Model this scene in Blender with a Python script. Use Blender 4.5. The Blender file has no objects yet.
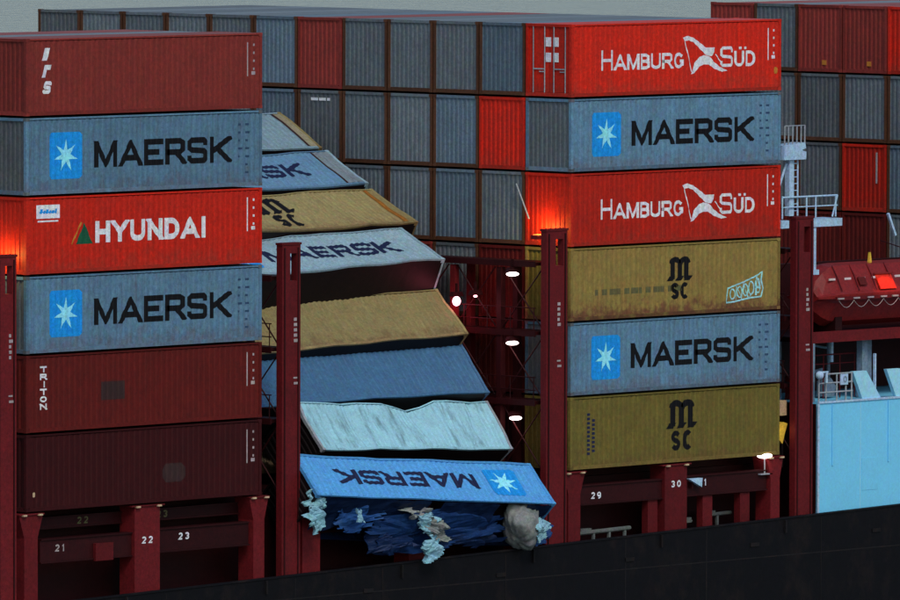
import bpy, bmesh, math, random
from mathutils import Vector, Matrix, noise
random.seed(7)
R = math.radians
sc = bpy.context.scene
col = sc.collection

# ------------------------------------------------------------------ camera, world, sun, exposure
CAM = Vector((-262.009, -245.767, 27.332))
FW = Vector((0.71915876, 0.69246237, -0.05750255))
RT = Vector((0.69371933, -0.72024039, 0.00269499))
UP = Vector((0.03954948, 0.04182876, 0.99834172))
cd = bpy.data.cameras.new('camera')
cam = bpy.data.objects.new('camera', cd); col.objects.link(cam)
m = Matrix.Identity(4)
for i, v in enumerate((RT, UP, -FW)):
    for j in range(3): m[j][i] = v[j]
m.translation = CAM
cam.matrix_world = m
cd.sensor_width = 36; cd.lens = 36 * 9250.7 / 900
cd.clip_start = 1; cd.clip_end = 60000
sc.camera = cam

SUN_EL, SUN_AZ = R(46), R(-118)        # azimuth measured from +X towards +Y
w = bpy.data.worlds.new('World'); sc.world = w; w.use_nodes = True
nt = w.node_tree; bg = nt.nodes['Background']
sky = nt.nodes.new('ShaderNodeTexSky'); sky.sky_type = 'NISHITA'; sky.sun_disc = False
sky.sun_elevation = SUN_EL; sky.sun_rotation = R(90) - SUN_AZ
sky.air_density = 1.3; sky.dust_density = 1.5; sky.ozone_density = 1.6
nt.links.new(sky.outputs[0], bg.inputs[0]); bg.inputs[1].default_value = 0.11
sl = bpy.data.lights.new('sun', 'SUN'); sl.energy = 1.2; sl.angle = R(18); sl.color = (1, .95, .88)
so = bpy.data.objects.new('sun', sl); col.objects.link(so)
sd = Vector((math.cos(SUN_EL)*math.cos(SUN_AZ), math.cos(SUN_EL)*math.sin(SUN_AZ), math.sin(SUN_EL)))
so.rotation_euler = sd.to_track_quat('Z', 'Y').to_euler()
so.location = (0, 0, 60)
sc.view_settings.view_transform = 'Standard'; sc.view_settings.look = 'None'
sc.view_settings.exposure = 0.05; sc.view_settings.gamma = 1

# ------------------------------------------------------------------ materials
MATS = {}
def paint(name, rgb, rust=.25, dirt=.45, rough=.55, rustcol=(.10, .035, .014), vary=.22, bump=.28, metal=0, spk=.30, low=0, sx=5, hue=.65):
    if name in MATS: return MATS[name]
    mt = bpy.data.materials.new(name); mt.use_nodes = True
    n = mt.node_tree.nodes; l = mt.node_tree.links; b = n['Principled BSDF']
    tc = n.new('ShaderNodeTexCoord')
    oi = n.new('ShaderNodeObjectInfo')
    off = n.new('ShaderNodeVectorMath'); off.operation = 'MULTIPLY_ADD'
    l.new(oi.outputs['Random'], off.inputs[0]); off.inputs[1].default_value = (37, 19, 11); l.new(tc.outputs['Object'], off.inputs[2])
    # broad dirt
    n1 = n.new('ShaderNodeTexNoise'); n1.inputs['Scale'].default_value = .9; n1.inputs['Detail'].default_value = 7; n1.inputs['Roughness'].default_value = .62
    l.new(off.outputs[0], n1.inputs['Vector'])
    r1 = n.new('ShaderNodeValToRGB'); r1.color_ramp.elements[0].position = .35; r1.color_ramp.elements[1].position = .72
    r1.color_ramp.elements[0].color = (0,0,0,1); r1.color_ramp.elements[1].color = (1,1,1,1)
    l.new(n1.outputs[0], r1.inputs[0])
    f1 = n.new('ShaderNodeMath'); f1.operation = 'MULTIPLY'; l.new(r1.outputs[0], f1.inputs[0]); f1.inputs[1].default_value = dirt
    mix1 = n.new('ShaderNodeMix'); mix1.data_type = 'RGBA'
    mix1.inputs['A'].default_value = (*rgb, 1)
    g = sum(rgb)/3
    mix1.inputs['B'].default_value = (*(c*.45 + g*.08 for c in rgb), 1)
    l.new(f1.outputs[0], mix1.inputs['Factor'])
    # vertical streaks of rust
    mp = n.new('ShaderNodeMapping'); mp.inputs['Scale'].default_value = (sx, sx, .55); l.new(off.outputs[0], mp.inputs[0])
    n2 = n.new('ShaderNodeTexNoise'); n2.inputs['Scale'].default_value = 1; n2.inputs['Detail'].default_value = 6; n2.inputs['Roughness'].default_value = .7
    l.new(mp.outputs[0], n2.inputs['Vector'])
    r2 = n.new('ShaderNodeValToRGB'); r2.color_ramp.elements[0].position = .52; r2.color_ramp.elements[1].position = .74
    l.new(n2.outputs[0], r2.inputs[0])
    f2 = n.new('ShaderNodeMath'); f2.operation = 'MULTIPLY'; l.new(r2.outputs[0], f2.inputs[0]); f2.inputs[1].default_value = rust
    mix2 = n.new('ShaderNodeMix'); mix2.data_type = 'RGBA'; l.new(f2.outputs[0], mix2.inputs['Factor'])
    l.new(mix1.outputs['Result'], mix2.inputs['A']); mix2.inputs['B'].default_value = (*rustcol, 1)
    if low:
        sxyz = n.new('ShaderNodeSeparateXYZ'); l.new(tc.outputs['Object'], sxyz.inputs[0])
        lr = n.new('ShaderNodeMapRange'); lr.inputs['From Min'].default_value = 0; lr.inputs['From Max'].default_value = 1.0
        lr.inputs['To Min'].default_value = .30; lr.inputs['To Max'].default_value = -.05; l.new(sxyz.outputs[2], lr.inputs[0])
        n4 = n.new('ShaderNodeTexNoise'); n4.inputs['Scale'].default_value = 2.2; n4.inputs['Detail'].default_value = 6; n4.inputs['Roughness'].default_value = .65
        l.new(off.outputs[0], n4.inputs['Vector'])
        ad = n.new('ShaderNodeMath'); ad.operation = 'ADD'; l.new(n4.outputs[0], ad.inputs[0]); l.new(lr.outputs[0], ad.inputs[1])
        r4 = n.new('ShaderNodeValToRGB'); r4.color_ramp.elements[0].position = .58; r4.color_ramp.elements[1].position = .78; l.new(ad.outputs[0], r4.inputs[0])
        f4 = n.new('ShaderNodeMath'); f4.operation = 'MULTIPLY'; l.new(r4.outputs[0], f4.inputs[0]); f4.inputs[1].default_value = low
        mix4 = n.new('ShaderNodeMix'); mix4.data_type = 'RGBA'; l.new(f4.outputs[0], mix4.inputs['Factor'])
        l.new(mix2.outputs['Result'], mix4.inputs['A']); mix4.inputs['B'].default_value = (.13, .045, .028, 1); mix2 = mix4
    # speckle
    n3 = n.new('ShaderNodeTexNoise'); n3.inputs['Scale'].default_value = 9; n3.inputs['Detail'].default_value = 4; n3.inputs['Roughness'].default_value = .8
    l.new(off.outputs[0], n3.inputs['Vector'])
    m3 = n.new('ShaderNodeMapRange'); m3.inputs['From Min'].default_value = .3; m3.inputs['From Max'].default_value = .7
    m3.inputs['To Min'].default_value = 1-spk; m3.inputs['To Max'].default_value = 1+spk; l.new(n3.outputs[0], m3.inputs[0])
    mr = n.new('ShaderNodeMapRange'); mr.inputs['To Min'].default_value = 1-vary; mr.inputs['To Max'].default_value = 1+vary; l.new(oi.outputs['Random'], mr.inputs[0])
    mm = n.new('ShaderNodeMath'); mm.operation = 'MULTIPLY'; l.new(m3.outputs[0], mm.inputs[0]); l.new(mr.outputs[0], mm.inputs[1])
    vm = n.new('ShaderNodeVectorMath'); vm.operation = 'SCALE'; l.new(mix2.outputs['Result'], vm.inputs[0]); l.new(mm.outputs[0], vm.inputs['Scale'])
    n5 = n.new('ShaderNodeTexNoise'); n5.inputs['Scale'].default_value = 3.2; n5.inputs['Detail'].default_value = 5; n5.inputs['Roughness'].default_value = .75
    l.new(off.outputs[0], n5.inputs['Vector'])
    h1 = n.new('ShaderNodeVectorMath'); h1.operation = 'MULTIPLY_ADD'; l.new(n5.outputs['Color'], h1.inputs[0]); h1.inputs[1].default_value = (hue,)*3; h1.inputs[2].default_value = (1-hue/2,)*3
    h2 = n.new('ShaderNodeVectorMath'); h2.operation = 'MULTIPLY'; l.new(vm.outputs[0], h2.inputs[0]); l.new(h1.outputs[0], h2.inputs[1])
    l.new(h2.outputs[0], b.inputs['Base Color'])
    b.inputs['Roughness'].default_value = rough; b.inputs['Metallic'].default_value = metal
    b.inputs['Specular IOR Level'].default_value = .16
    bp = n.new('ShaderNodeBump'); bp.inputs['Strength'].default_value = bump; bp.inputs['Distance'].default_value = .05
    l.new(n1.outputs[0], bp.inputs['Height']); l.new(bp.outputs[0], b.inputs['Normal'])
    MATS[name] = mt
    return mt
def emis(name, rgb, s):
    mt = bpy.data.materials.new(name); mt.use_nodes = True
    b = mt.node_tree.nodes['Principled BSDF']; b.inputs['Base Color'].default_value = (*rgb, 1)
    b.inputs['Emission Color'].default_value = (*rgb, 1); b.inputs['Emission Strength'].default_value = s
    return mt
GREYBLUE = paint('grey_blue_paint', (.115,.24,.355), .4, .45, low=.3)
PALEWHITE = paint('faded_pale_paint', (.26,.40,.47), .3, .3, rustcol=(.12,.12,.12))
PALEBLUE = paint('pale_blue_paint', (.125,.26,.40), .22, .3)
DARKBLUE = paint('strong_blue_paint', (.055,.155,.29), .15, .3)
SKYBLUE = paint('sky_blue_paint', (.08,.32,.66), .1, .2)
GREYB = paint('cool_grey_paint', (.125,.185,.24), .3, .4, rustcol=(.11, .06, .03))
GREY = paint('grey_paint', (.14,.172,.195), .3, .4, rustcol=(.11, .06, .03))
DGREY = paint('dark_grey_paint', (.125,.145,.16), .35, .4, rustcol=(.09, .05, .03))
RED = paint('bright_red_paint', (.60,.018,.006), .3, .4, low=.3, rustcol=(.16, .03, .015))
RED2 = paint('deep_red_paint', (.58,.018,.006), .35, .45, low=.3, rustcol=(.12, .02, .01))
BROWN = paint('red_brown_paint', (.25,.035,.028), .3, .35, rustcol=(.09, .02, .012))
MAROON = paint('maroon_paint', (.115,.010,.008), .3, .4, rustcol=(.05, .012, .008))
DMAROON = paint('dark_maroon_paint', (.042,.004,.005), .3, .4, rustcol=(.03, .01, .01))
OCHRE = paint('ochre_paint', (.27,.19,.05), .45, .4, rustcol=(.14, .065, .025), low=.85)
OCHRE2 = paint('dusty_ochre_paint', (.285,.235,.10), .4, .3, low=.4, rustcol=(.20, .12, .045))
OLIVE = paint('olive_yellow_paint', (.175,.14,.03), .4, .4, low=.3, rustcol=(.14, .07, .02))
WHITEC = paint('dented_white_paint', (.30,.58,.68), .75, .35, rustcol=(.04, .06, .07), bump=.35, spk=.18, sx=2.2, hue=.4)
RUST = paint('rusty_orange_paint', (.10,.040,.020), .5, .5)
BLACKP = paint('black_lettering', (.005,.005,.007), .02, .1, vary=.02)
NAVYP = paint('navy_lettering', (.012, .018, .06), .02, .1, vary=.02)
WHITEP = paint('white_lettering', (.78, .80, .84), .06, .15, vary=.03)
DULLW = paint('dull_white_marking', (.42, .36, .36), .1, .3, vary=.03)
BLUEP = paint('logo_blue', (.01,.30,.80), .03, .1, vary=.02)
STARP = paint('star_white', (.30,.85,1.0), .03, .1, vary=.02)
GREENP = paint('logo_green', (.01, .10, .05), .03, .1, vary=.02)
ORANGEP = paint('logo_orange', (.55, .2, .03), .03, .1, vary=.02)
CYANP = paint('graffiti_cyan', (.35, .75, .78), .1, .2, vary=.02)
MKDARK = paint('dark_blue_code_paint', (.03,.07,.14), .1, .3, vary=.05)
PATCH = paint('dark_patch_paint', (.045, .022, .022), .1, .3, vary=.05)
MUDP = paint('dull_olive_marking', (.13, .12, .05), .1, .3, vary=.05)
STEELR = paint('lashing_red_paint', (.135,.010,.013), .3, .4, rustcol=(.06, .012, .01))
STEELD = paint('dark_red_steel', (.030,.0035,.0045), .3, .4, rustcol=(.03, .01, .01))
DARKM = paint('dark_steel_and_shade', (.008,.005,.006), .1, .3)  # near black; also stands for shade inside the open container ends
HULL = paint('black_hull_paint', (.004,.004,.006), .7, .3, rustcol=(.018, .012, .011), rough=.62, sx=.9)
HULL2 = paint('scuffed_hull_paint', (.011,.010,.011), .5, .5, rustcol=(.03, .014, .01), rough=.6)
DECK = paint('deck_grey_green', (.10, .12, .11), .3, .4)
LIGHTDECK = paint('pale_deck_fitting', (.14, .16, .155), .3, .4)
SBLUELIT = paint('superstructure_bluelit_white', (.20,.67,.97), .02, .10, rustcol=(.1, .35, .5), bump=.03, vary=.02, spk=.08, hue=.25)  # blue cast of the light on white paint is in this colour
SPALE = paint('pale_bracket_paint', (.35,.75,.92), .05, .15, rustcol=(.2,.3,.35), vary=.03, spk=.1)
PALEEND = paint('grey_end_strip', (.17,.22,.25), .3, .4)
TANEND = paint('tan_end_strip', (.27,.25,.16), .3, .4)
ORUST = paint('orange_rust_line', (.34,.13,.02), .3, .4)
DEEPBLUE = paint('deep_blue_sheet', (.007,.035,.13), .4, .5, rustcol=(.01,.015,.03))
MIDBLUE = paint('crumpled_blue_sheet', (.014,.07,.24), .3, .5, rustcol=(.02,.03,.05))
TWHITE = paint('ladder_white', (.42,.62,.82), .15, .2, vary=.03)
TGREY = paint('weathered_white', (.34, .38, .42), .3, .3)
BGREY = paint('blue_grey_steel', (.17, .25, .33), .2, .3)
BOAT = paint('lifeboat_red', (.22,.018,.018), .15, .3, rough=.35)
BOATLIT = paint('lifeboat_bright_panel', (.75, .03, .01), .03, .1, rough=.35)  # lamp glow put into the colour, brighter than the canopy red
BOATW = paint('lifeboat_white_strip', (.75, .6, .6), .05, .1)
TWIST = paint('twistlock_yellow', (.62, .45, .28), .15, .2, vary=.1)
YEL = paint('yellow_cover', (.8, .52, .06), .05, .2)
BEIGE = paint('beige_paint', (.55, .38, .22), .2, .3)
BAG = paint('white_sack_cloth', (.25,.50,.60), .3, .5, rustcol=(.05, .09, .11), spk=.25)
BAGG = paint('soiled_sack_cloth', (.26,.28,.27), .5, .7, rustcol=(.05, .05, .04), spk=.3)
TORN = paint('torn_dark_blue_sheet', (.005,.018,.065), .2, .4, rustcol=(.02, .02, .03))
LAMPE = emis('lamp_glow_white', (1, .80, .78), 5)
LAMPP = emis('lamp_glow_pink', (1, .42, .50), 5)
LAMPO = emis('lamp_glow_orange', (1, .12, .02), 3)
LAMPW = emis('small_lamp_glow', (1, .72, .45), 3)

# ------------------------------------------------------------------ helpers
class MB:
    def __init__(s): s.v = []; s.f = []
    def box(s, x0, x1, y0, y1, z0, z1, nx=1, ny=1, nz=1):
        if nx == ny == nz == 1:
            b = len(s.v)
            s.v += [(x,y,z) for z in (z0,z1) for y in (y0,y1) for x in (x0,x1)]
            s.f += [tuple(b+i for i in q) for q in ((0,2,3,1),(4,5,7,6),(0,1,5,4),(2,6,7,3),(0,4,6,2),(1,3,7,5))]
            return s
        def grid(o, a, c, na, nc):
            b = len(s.v)
            for j in range(nc+1):
                for i in range(na+1):
                    s.v.append(tuple(o[k]+a[k]*i/na+c[k]*j/nc for k in range(3)))
            for j in range(nc):
                for i in range(na):
                    q = b+j*(na+1)+i; s.f.append((q, q+1, q+na+2, q+na+1))
        dx, dy, dz = x1-x0, y1-y0, z1-z0
        grid((x0,y0,z0),(dx,0,0),(0,0,dz),nx,nz); grid((x1,y1,z0),(-dx,0,0),(0,0,dz),nx,nz)
        grid((x0,y1,z0),(0,-dy,0),(0,0,dz),ny,nz); grid((x1,y0,z0),(0,dy,0),(0,0,dz),ny,nz)
        grid((x0,y0,z1),(dx,0,0),(0,dy,0),nx,ny); grid((x0,y1,z0),(dx,0,0),(0,-dy,0),nx,ny)
        return s
    def bar(s, a, b, r, n=6):
        a, b = Vector(a), Vector(b); d = (b-a).normalized()
        u = d.orthogonal().normalized(); w_ = d.cross(u); k = len(s.v)
        for p in (a, b):
            for i in range(n):
                t = 2*math.pi*i/n+.4; s.v.append(tuple(p+u*math.cos(t)*r+w_*math.sin(t)*r))
        for i in range(n):
            j = (i+1) % n; s.f.append((k+i, k+j, k+n+j, k+n+i))
        s.f.append(tuple(k+i for i in range(n-1,-1,-1))); s.f.append(tuple(k+n+i for i in range(n)))
        return s
    def beam(s, a, b, wx, wz):
        a, b = Vector(a), Vector(b); d = (b-a).normalized()
        ref = Vector((0,0,1)) if abs(d.z) < .9 else Vector((0,1,0))
        u = d.cross(ref).normalized(); w_ = u.cross(d); k = len(s.v)
        for p in (a, b):
            for (i,j) in ((-1,-1),(1,-1),(1,1),(-1,1)): s.v.append(tuple(p+u*i*wx/2+w_*j*wz/2))
        for q in ((0,1,5,4),(1,2,6,5),(2,3,7,6),(3,0,4,7),(3,2,1,0),(4,5,6,7)): s.f.append(tuple(k+i for i in q))
        return s
    def prism(s, pts, z0, z1, axis='z'):
        k = len(s.v); n = len(pts)
        def P(a, b, c): return {'z':(a,b,c), 'y':(a,c,b), 'x':(c,a,b)}[axis]
        for z in (z0, z1):
            for (a, b) in pts: s.v.append(P(a, b, z))
        for i in range(n):
            j = (i+1) % n; s.f.append((k+i, k+j, k+n+j, k+n+i))
        s.f.append(tuple(k+i for i in range(n))[::-1]); s.f.append(tuple(k+n+i for i in range(n)))
        return s
    def mesh(s, name, deform=None):
        me = bpy.data.meshes.new(name)
        v = s.v if deform is None else [tuple(deform(Vector(p))) for p in s.v]
        me.from_pydata(v, [], s.f); 
        bm = bmesh.new(); bm.from_mesh(me); bmesh.ops.recalc_face_normals(bm, faces=bm.faces); bm.to_mesh(me); bm.free()
        return me
def obj(name, me, mat, parent=None):
    o = bpy.data.objects.new(name, me); col.objects.link(o)
    if mat is not None:
        if not me.materials: me.materials.append(mat)
        elif me.materials[0] != mat: 
            o.material_slots[0].link = 'OBJECT'; o.material_slots[0].material = mat
    if parent: o.parent = parent
    return o
def tag(o, label, cat, group=None):
    o['label'] = label; o['category'] = cat
    if group: o['group'] = group
    return o
def struct(name, me, mat):
    o = obj(name, me, mat); o['kind'] = 'structure'; return o
def empty(name, loc, label, cat, group=None, mat=None):
    o = bpy.data.objects.new(name, None); col.objects.link(o); o.empty_display_size = .3
    if mat is not None: o.matrix_world = mat
    else: o.location = loc
    return tag(o, label, cat, group)
def chamfer(o, w_=.012):
    md = o.modifiers.new('bevel', 'BEVEL'); md.width = w_; md.segments = 1; md.limit_method = 'ANGLE'
    return o
def light(parent, loc, power, rgb, size=.15, name='lamp_light'):
    l = bpy.data.lights.new(name, 'POINT'); l.energy = power; l.color = rgb; l.shadow_soft_size = size
    o = bpy.data.objects.new(name, l); col.objects.link(o); o.parent = parent; o.location = loc
    return o

# ------------------------------------------------------------------ sea and hull (setting)
def sea():
    bm = MB(); S = 30000
    n = 24
    for j in range(n+1):
        for i in range(n+1): bm.v.append((-S+2*S*i/n, -S+2*S*j/n, -18.0))
    for j in range(n):
        for i in range(n):
            q = j*(n+1)+i; bm.f.append((q,q+1,q+n+2,q+n+1))
    mt = bpy.data.materials.new('sea_water'); mt.use_nodes = True
    nn = mt.node_tree.nodes; l = mt.node_tree.links; b = nn['Principled BSDF']
    b.inputs['Base Color'].default_value = (.02, .045, .06, 1); b.inputs['Roughness'].default_value = .18
    tc = nn.new('ShaderNodeTexCoord'); no = nn.new('ShaderNodeTexNoise'); no.inputs['Scale'].default_value = .35; no.inputs['Detail'].default_value = 8
    l.new(tc.outputs['Object'], no.inputs['Vector']); bp = nn.new('ShaderNodeBump'); bp.inputs['Strength'].default_value = .8; bp.inputs['Distance'].default_value = 1.2
    l.new(no.outputs[0], bp.inputs['Height']); l.new(bp.outputs[0], b.inputs['Normal'])
    struct('sea', bm.mesh('sea'), mt)
sea()
def zt(x): return -2.78 + .0215*x          # top of the bulwark, with sheer
XS = [-70+4*i for i in range(37)]
ship = empty('container_ship', (0, 0, -18), 'black steel hull of the ship below the container stacks', 'ship')
hb = MB()
for i, x in enumerate(XS):
    z = zt(x)
    hb.v += [(x,-.62,-2.0+0), (x,-.62,z+18), (x,-.50,z+18), (x,-.50,-2.0+0)]
for i in range(len(XS)-1):
    a = 4*i
    for q in ((0,1,5,4),(1,2,6,5),(2,3,7,6)): hb.f.append(tuple(a+k for k in q))
obj('hull_side', hb.mesh('hull_side'), HULL, ship)
rb = MB()
for i in range(len(XS)-1):
    rb.beam((XS[i],-.56,zt(XS[i])+18.03), (XS[i+1],-.56,zt(XS[i+1])+18.03), .2, .06)
obj('bulwark_rail', rb.mesh('bulwark_rail'), HULL, ship)
for i in range(24):
    x = -66+6.1*i+.7*(i % 3)
    obj('plate_seam', MB().box(x, x+.05, -.626, -.612, -1.5, zt(x)+17.9).mesh('plate_seam'), HULL2, ship)
for zz in (14.0, 11.6, 9.2): obj('plate_seam', MB().box(-70, 74, -.627, -.613, zz, zz+.05).mesh('plate_seam'), HULL2, ship)
for i in range(9):
    x = -34+7.3*i
    obj('scupper', MB().box(x, x+.5, -.66, -.61, zt(x)+17.05, zt(x)+17.2).mesh('scupper'), HULL2, ship)
    obj('rail_bracket', MB().box(x+2, x+2.08, -.72, -.60, zt(x)+17.5, zt(x)+18.0).mesh('rail_bracket'), HULL2, ship)
hb = MB(); hb.box(-70,74,34.2,34.5,-2,15); hb.box(-70.3,-70,-.6,34.5,-2,14); hb.box(74,74.3,-.6,34.5,-2,14.6)
obj('hull_far_side', hb.mesh('hull_far_side'), HULL, ship)
dk = MB().box(-70, 74, -.45, 34.2, -4.35, -4.15)
struct('deck', dk.mesh('deck'), DECK)
cm = MB().box(-34.0, 13.0, 1.55, 1.8, -4.15, -.45)
obj('hatch_coaming', cm.mesh('hatch_coaming').copy(), STEELD, ship).location = (0,0,18)
hc = MB().box(-34.0, 13.0, 1.8, 32.5, -.95, -.12)
obj('hatch_cover', hc.mesh('hatch_cover'), STEELD, ship).location = (0,0,18)
# low pale pipes and fittings along the walkway, seen between the pedestals
for (x0, x1, z, r) in ((1.2, 4.4, -2.60, .09), (8.4, 10.3, -2.30, .08), (7.0, 8.0, -2.50, .06)):
    pb = MB().bar((x0, .9, z), (x1, .9, z+.02*(x1-x0)), r, 8)
    x = x0+.2
    while x < x1: pb.box(x-.05, x+.05, .85, .95, -4.14, z); x += .9
    pb.box(x0+.3, x0+.9, .8, 1.0, z-.02, z+.18)
    o = obj('deck_pipe', pb.mesh('deck_pipe'), LIGHTDECK); o['label'] = {1.2:'pale pipe low on the walkway between the pedestals marked 29', 8.4:'pale pipe low on the walkway right of the pedestal marked 30', 7.0:'short pale pipe just right of the foot of pedestal 30'}[x0]; o['category'] = 'pipe'

# ------------------------------------------------------------------ lettering
_=None
def arc(cx, cy, rx, ry, a0, a1, n=8):
    return [(cx+rx*math.cos(R(a0+(a1-a0)*i/n)), cy+ry*math.sin(R(a0+(a1-a0)*i/n))) for i in range(n+1)]
GL = {
 'M': (1.12, [[(0,0),(0,1)],[(1,0),(1,1)],[(.04,1),(.5,0),(.96,1)]]),
 'A': (1.08, [[(0,0),(.5,1),(1,0)],[(.2,.27),(.8,.27)]]),
 'E': (.88, [[(1,1),(0,1),(0,0),(1,0)],[(0,.5),(.9,.5)]]),
 'R': (.95, [[(0,0),(0,1),(.8,1),(.97,.9),(.97,.6),(.8,.46),(0,.46)],[(.55,.46),(1,0)]]),
 'S': (.95, [[(1,.74),(1,.9),(.88,1),(.12,1),(0,.9),(0,.62),(.12,.53),(.88,.47),(1,.38),(1,.1),(.88,0),(.12,0),(0,.1),(0,.26)]]),
 'K': (.98, [[(0,0),(0,1)],[(0,.4),(1,1)],[(.33,.56),(1,0)]]),
 'H': (.85, [[(0,0),(0,1)],[(1,0),(1,1)],[(0,.5),(1,.5)]]),
 'Y': (.95, [[(0,1),(.5,.45),(1,1)],[(.5,0),(.5,.5)]]),
 'U': (.9, [[(0,1)]+arc(.5,.3,.5,.3,180,360)+[(1,1)]]),
 'N': (.9, [[(0,0),(0,1)],[(1,0),(1,1)],[(0,1),(1,0)]]),
 'D': (.88, [[(.3,0),(0,0),(0,1),(.3,1)],[(.3,1)]+arc(.45,.5,.55,.5,90,-90,10)+[(.3,0)]]),
 'I': (.12, [[(.5,0),(.5,1)]]),
 'B': (.78, [[(0,.5),(0,1),(.65,1),(.95,.88),(.95,.62),(.65,.52),(0,.52)],[(.65,.52),(1,.4),(1,.12),(.7,0),(0,0),(0,.5)]]),
 'G': (.85, [[(.95,.82)]+arc(.5,.5,.5,.5,50,320,14)+[(1,.2),(1,.45),(.6,.45)]]),
 'C': (.8, [arc(.5,.5,.5,.5,48,312,14)]),
 'O': (.8, [arc(.5,.5,.5,.5,0,360,16)]),
 'T': (.85, [[(0,1),(1,1)],[(.5,0),(.5,1)]]),
 's': (.8, [arc(.5,.74,.46,.25,20,200,8)+[(.25,.56),(.75,.44)]+arc(.5,.26,.46,.25,20,-160,8)]),
 'g': (.6, [[(1,1),(0,1),(0,0)]]),
 '0': (.62, [arc(.5,.5,.5,.5,0,360,16)]),
 '1': (.3, [[(.1,.75),(.7,1),(.7,0)]]),
 '2': (.62, [arc(.5,.72,.48,.28,160,-30,8)+[(0,0),(1,0)]]),
 '3': (.62, [arc(.45,.75,.5,.25,150,-90,8),arc(.45,.26,.5,.26,90,-150,8)]),
 '9': (.62, [arc(.5,.68,.48,.31,0,360,12),[(.98,.68),(.95,.3)]+arc(.5,.25,.45,.25,0,-120,6)]),
}
def ribbon(pts, t, closed=False):
    """offset polyline -> list of quads (2D)"""
    P = [Vector(p) for p in pts]; out = []
    L = []; Rr = []
    n = len(P)
    for i in range(n):
        if 0 < i < n-1 or (closed):
            a = P[(i-1) % (n-1) if closed else i-1]; b = P[i]; c = P[(i+1) % (n-1) if closed else i+1]
            if closed and i == 0: a = P[n-2]
            if closed and i == n-1: c = P[1]
            d1 = (b-a).normalized(); d2 = (c-b).normalized()
            n1 = Vector((-d1.y, d1.x)); n2 = Vector((-d2.y, d2.x)); mm = (n1+n2)
            if mm.length < .2: mm = n1
            mm.normalize(); k = min(1/max(.3, mm.dot(n1)), 1.8); off = mm*k*t/2
        else:
            d = (P[1]-P[0]) if i == 0 else (P[-1]-P[-2]); d.normalize(); off = Vector((-d.y, d.x))*t/2
        L.append(P[i]+off); Rr.append(P[i]-off)
    for i in range(n-1): out.append([Rr[i], Rr[i+1], L[i+1], L[i]])
    return out
def clipz(q, z, sg):
    out = []; n = len(q)
    for i in range(n):
        a, b = q[i], q[(i+1) % n]; da, db = (a[1]-z)*sg, (b[1]-z)*sg
        if da >= 0: out.append(a)
        if (da >= 0) != (db >= 0):
            t_ = da/(da-db); out.append((a[0]+(b[0]-a[0])*t_, z))
    return out
def ch_ins(c): return c in 'sSCGOD0239'
def text_polys(txt, x0, z0, h, t, wscale=1.0, gap=.24, total=None, sizes=None, slant=0):
    """list of (layer, polygon) ; letters run along x, stand up z; returned width"""
    adv = x0; res = []; 
    if total is not None:
        base = sum(GL[c][0]*((sizes or {}).get(i,1)) for i, c in enumerate(txt))
        # widths incl. thickness
        wscale = (total - gap*h*(len(txt)-1) - t*len(txt)) / (base*h)
    for i, c in enumerate(txt):
        k = (sizes or {}).get(i, 1); w_, st = GL[c]; H_ = h*k
        W_ = w_*h*k*wscale
        for li, s in enumerate(st):
            li = li + 10*i
            pts = [(adv+t/2+px*W_, z0+t/2+py*(H_-t)) for (px, py) in s]
            cl = (s[0][0]-s[-1][0])**2+(s[0][1]-s[-1][1])**2 < 1e-6
            for e, f_ in ((0, 1), (-1, -2)):
                (ax, az), (bx, bz) = pts[e], pts[f_]
                if cl: break
                diag = abs(ax-bx) > .02 and abs(az-bz) > .02
                atend = min(abs(s[e][1]), abs(s[e][1]-1), abs(s[e][0]), abs(s[e][0]-1)) < .06
                if diag: atend = min(abs(s[e][1]), abs(s[e][1]-1)) < .06
                if atend:
                    ext = t*.9 if (diag and not slant and len(s) < 4) else t*.5
                    if ch_ins(c): ext = 0
                    ln = math.hypot(ax-bx, az-bz); pts[e] = (ax+(ax-bx)/ln*ext, az+(az-bz)/ln*ext)
            if not slant:
                for q in ribbon(pts, t, cl):
                    q = clipz(clipz(q, z0, 1), z0+H_, -1)
                    if len(q) > 2: res.append((li, q))
            else:
                for q in ribbon(pts, t, cl): res.append((li, [(a[0]+slant*(a[1]-z0), a[1]) for a in q]))
        adv += W_+t+gap*h
    return res, adv-gap*h-x0
PITCH = .278; CL = 12.19; CH = 2.838; CW = 2.438; EDGE = .30
def cprof(x, L=CL):                                    # depth of corrugation at x (0 = outermost)
    if x < -L/2+EDGE or x > L/2-EDGE: return .0
    u = ((x+L/2-EDGE) % PITCH)/PITCH
    if u < .36: return 0
    if u < .5: return (u-.36)/.14*.024
    if u < .86: return .024
    return (1-u)/.14*.024
def cbreaks(L=CL):
    xs = []; x = -L/2+EDGE
    while x < L/2-EDGE-.001:
        for u in (0, .36, .5, .86):
            if x+u*PITCH < L/2-EDGE: xs.append(x+u*PITCH)
        x += PITCH
    return xs
BR = cbreaks()
SIDEY = -CW/2+.018
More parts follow.
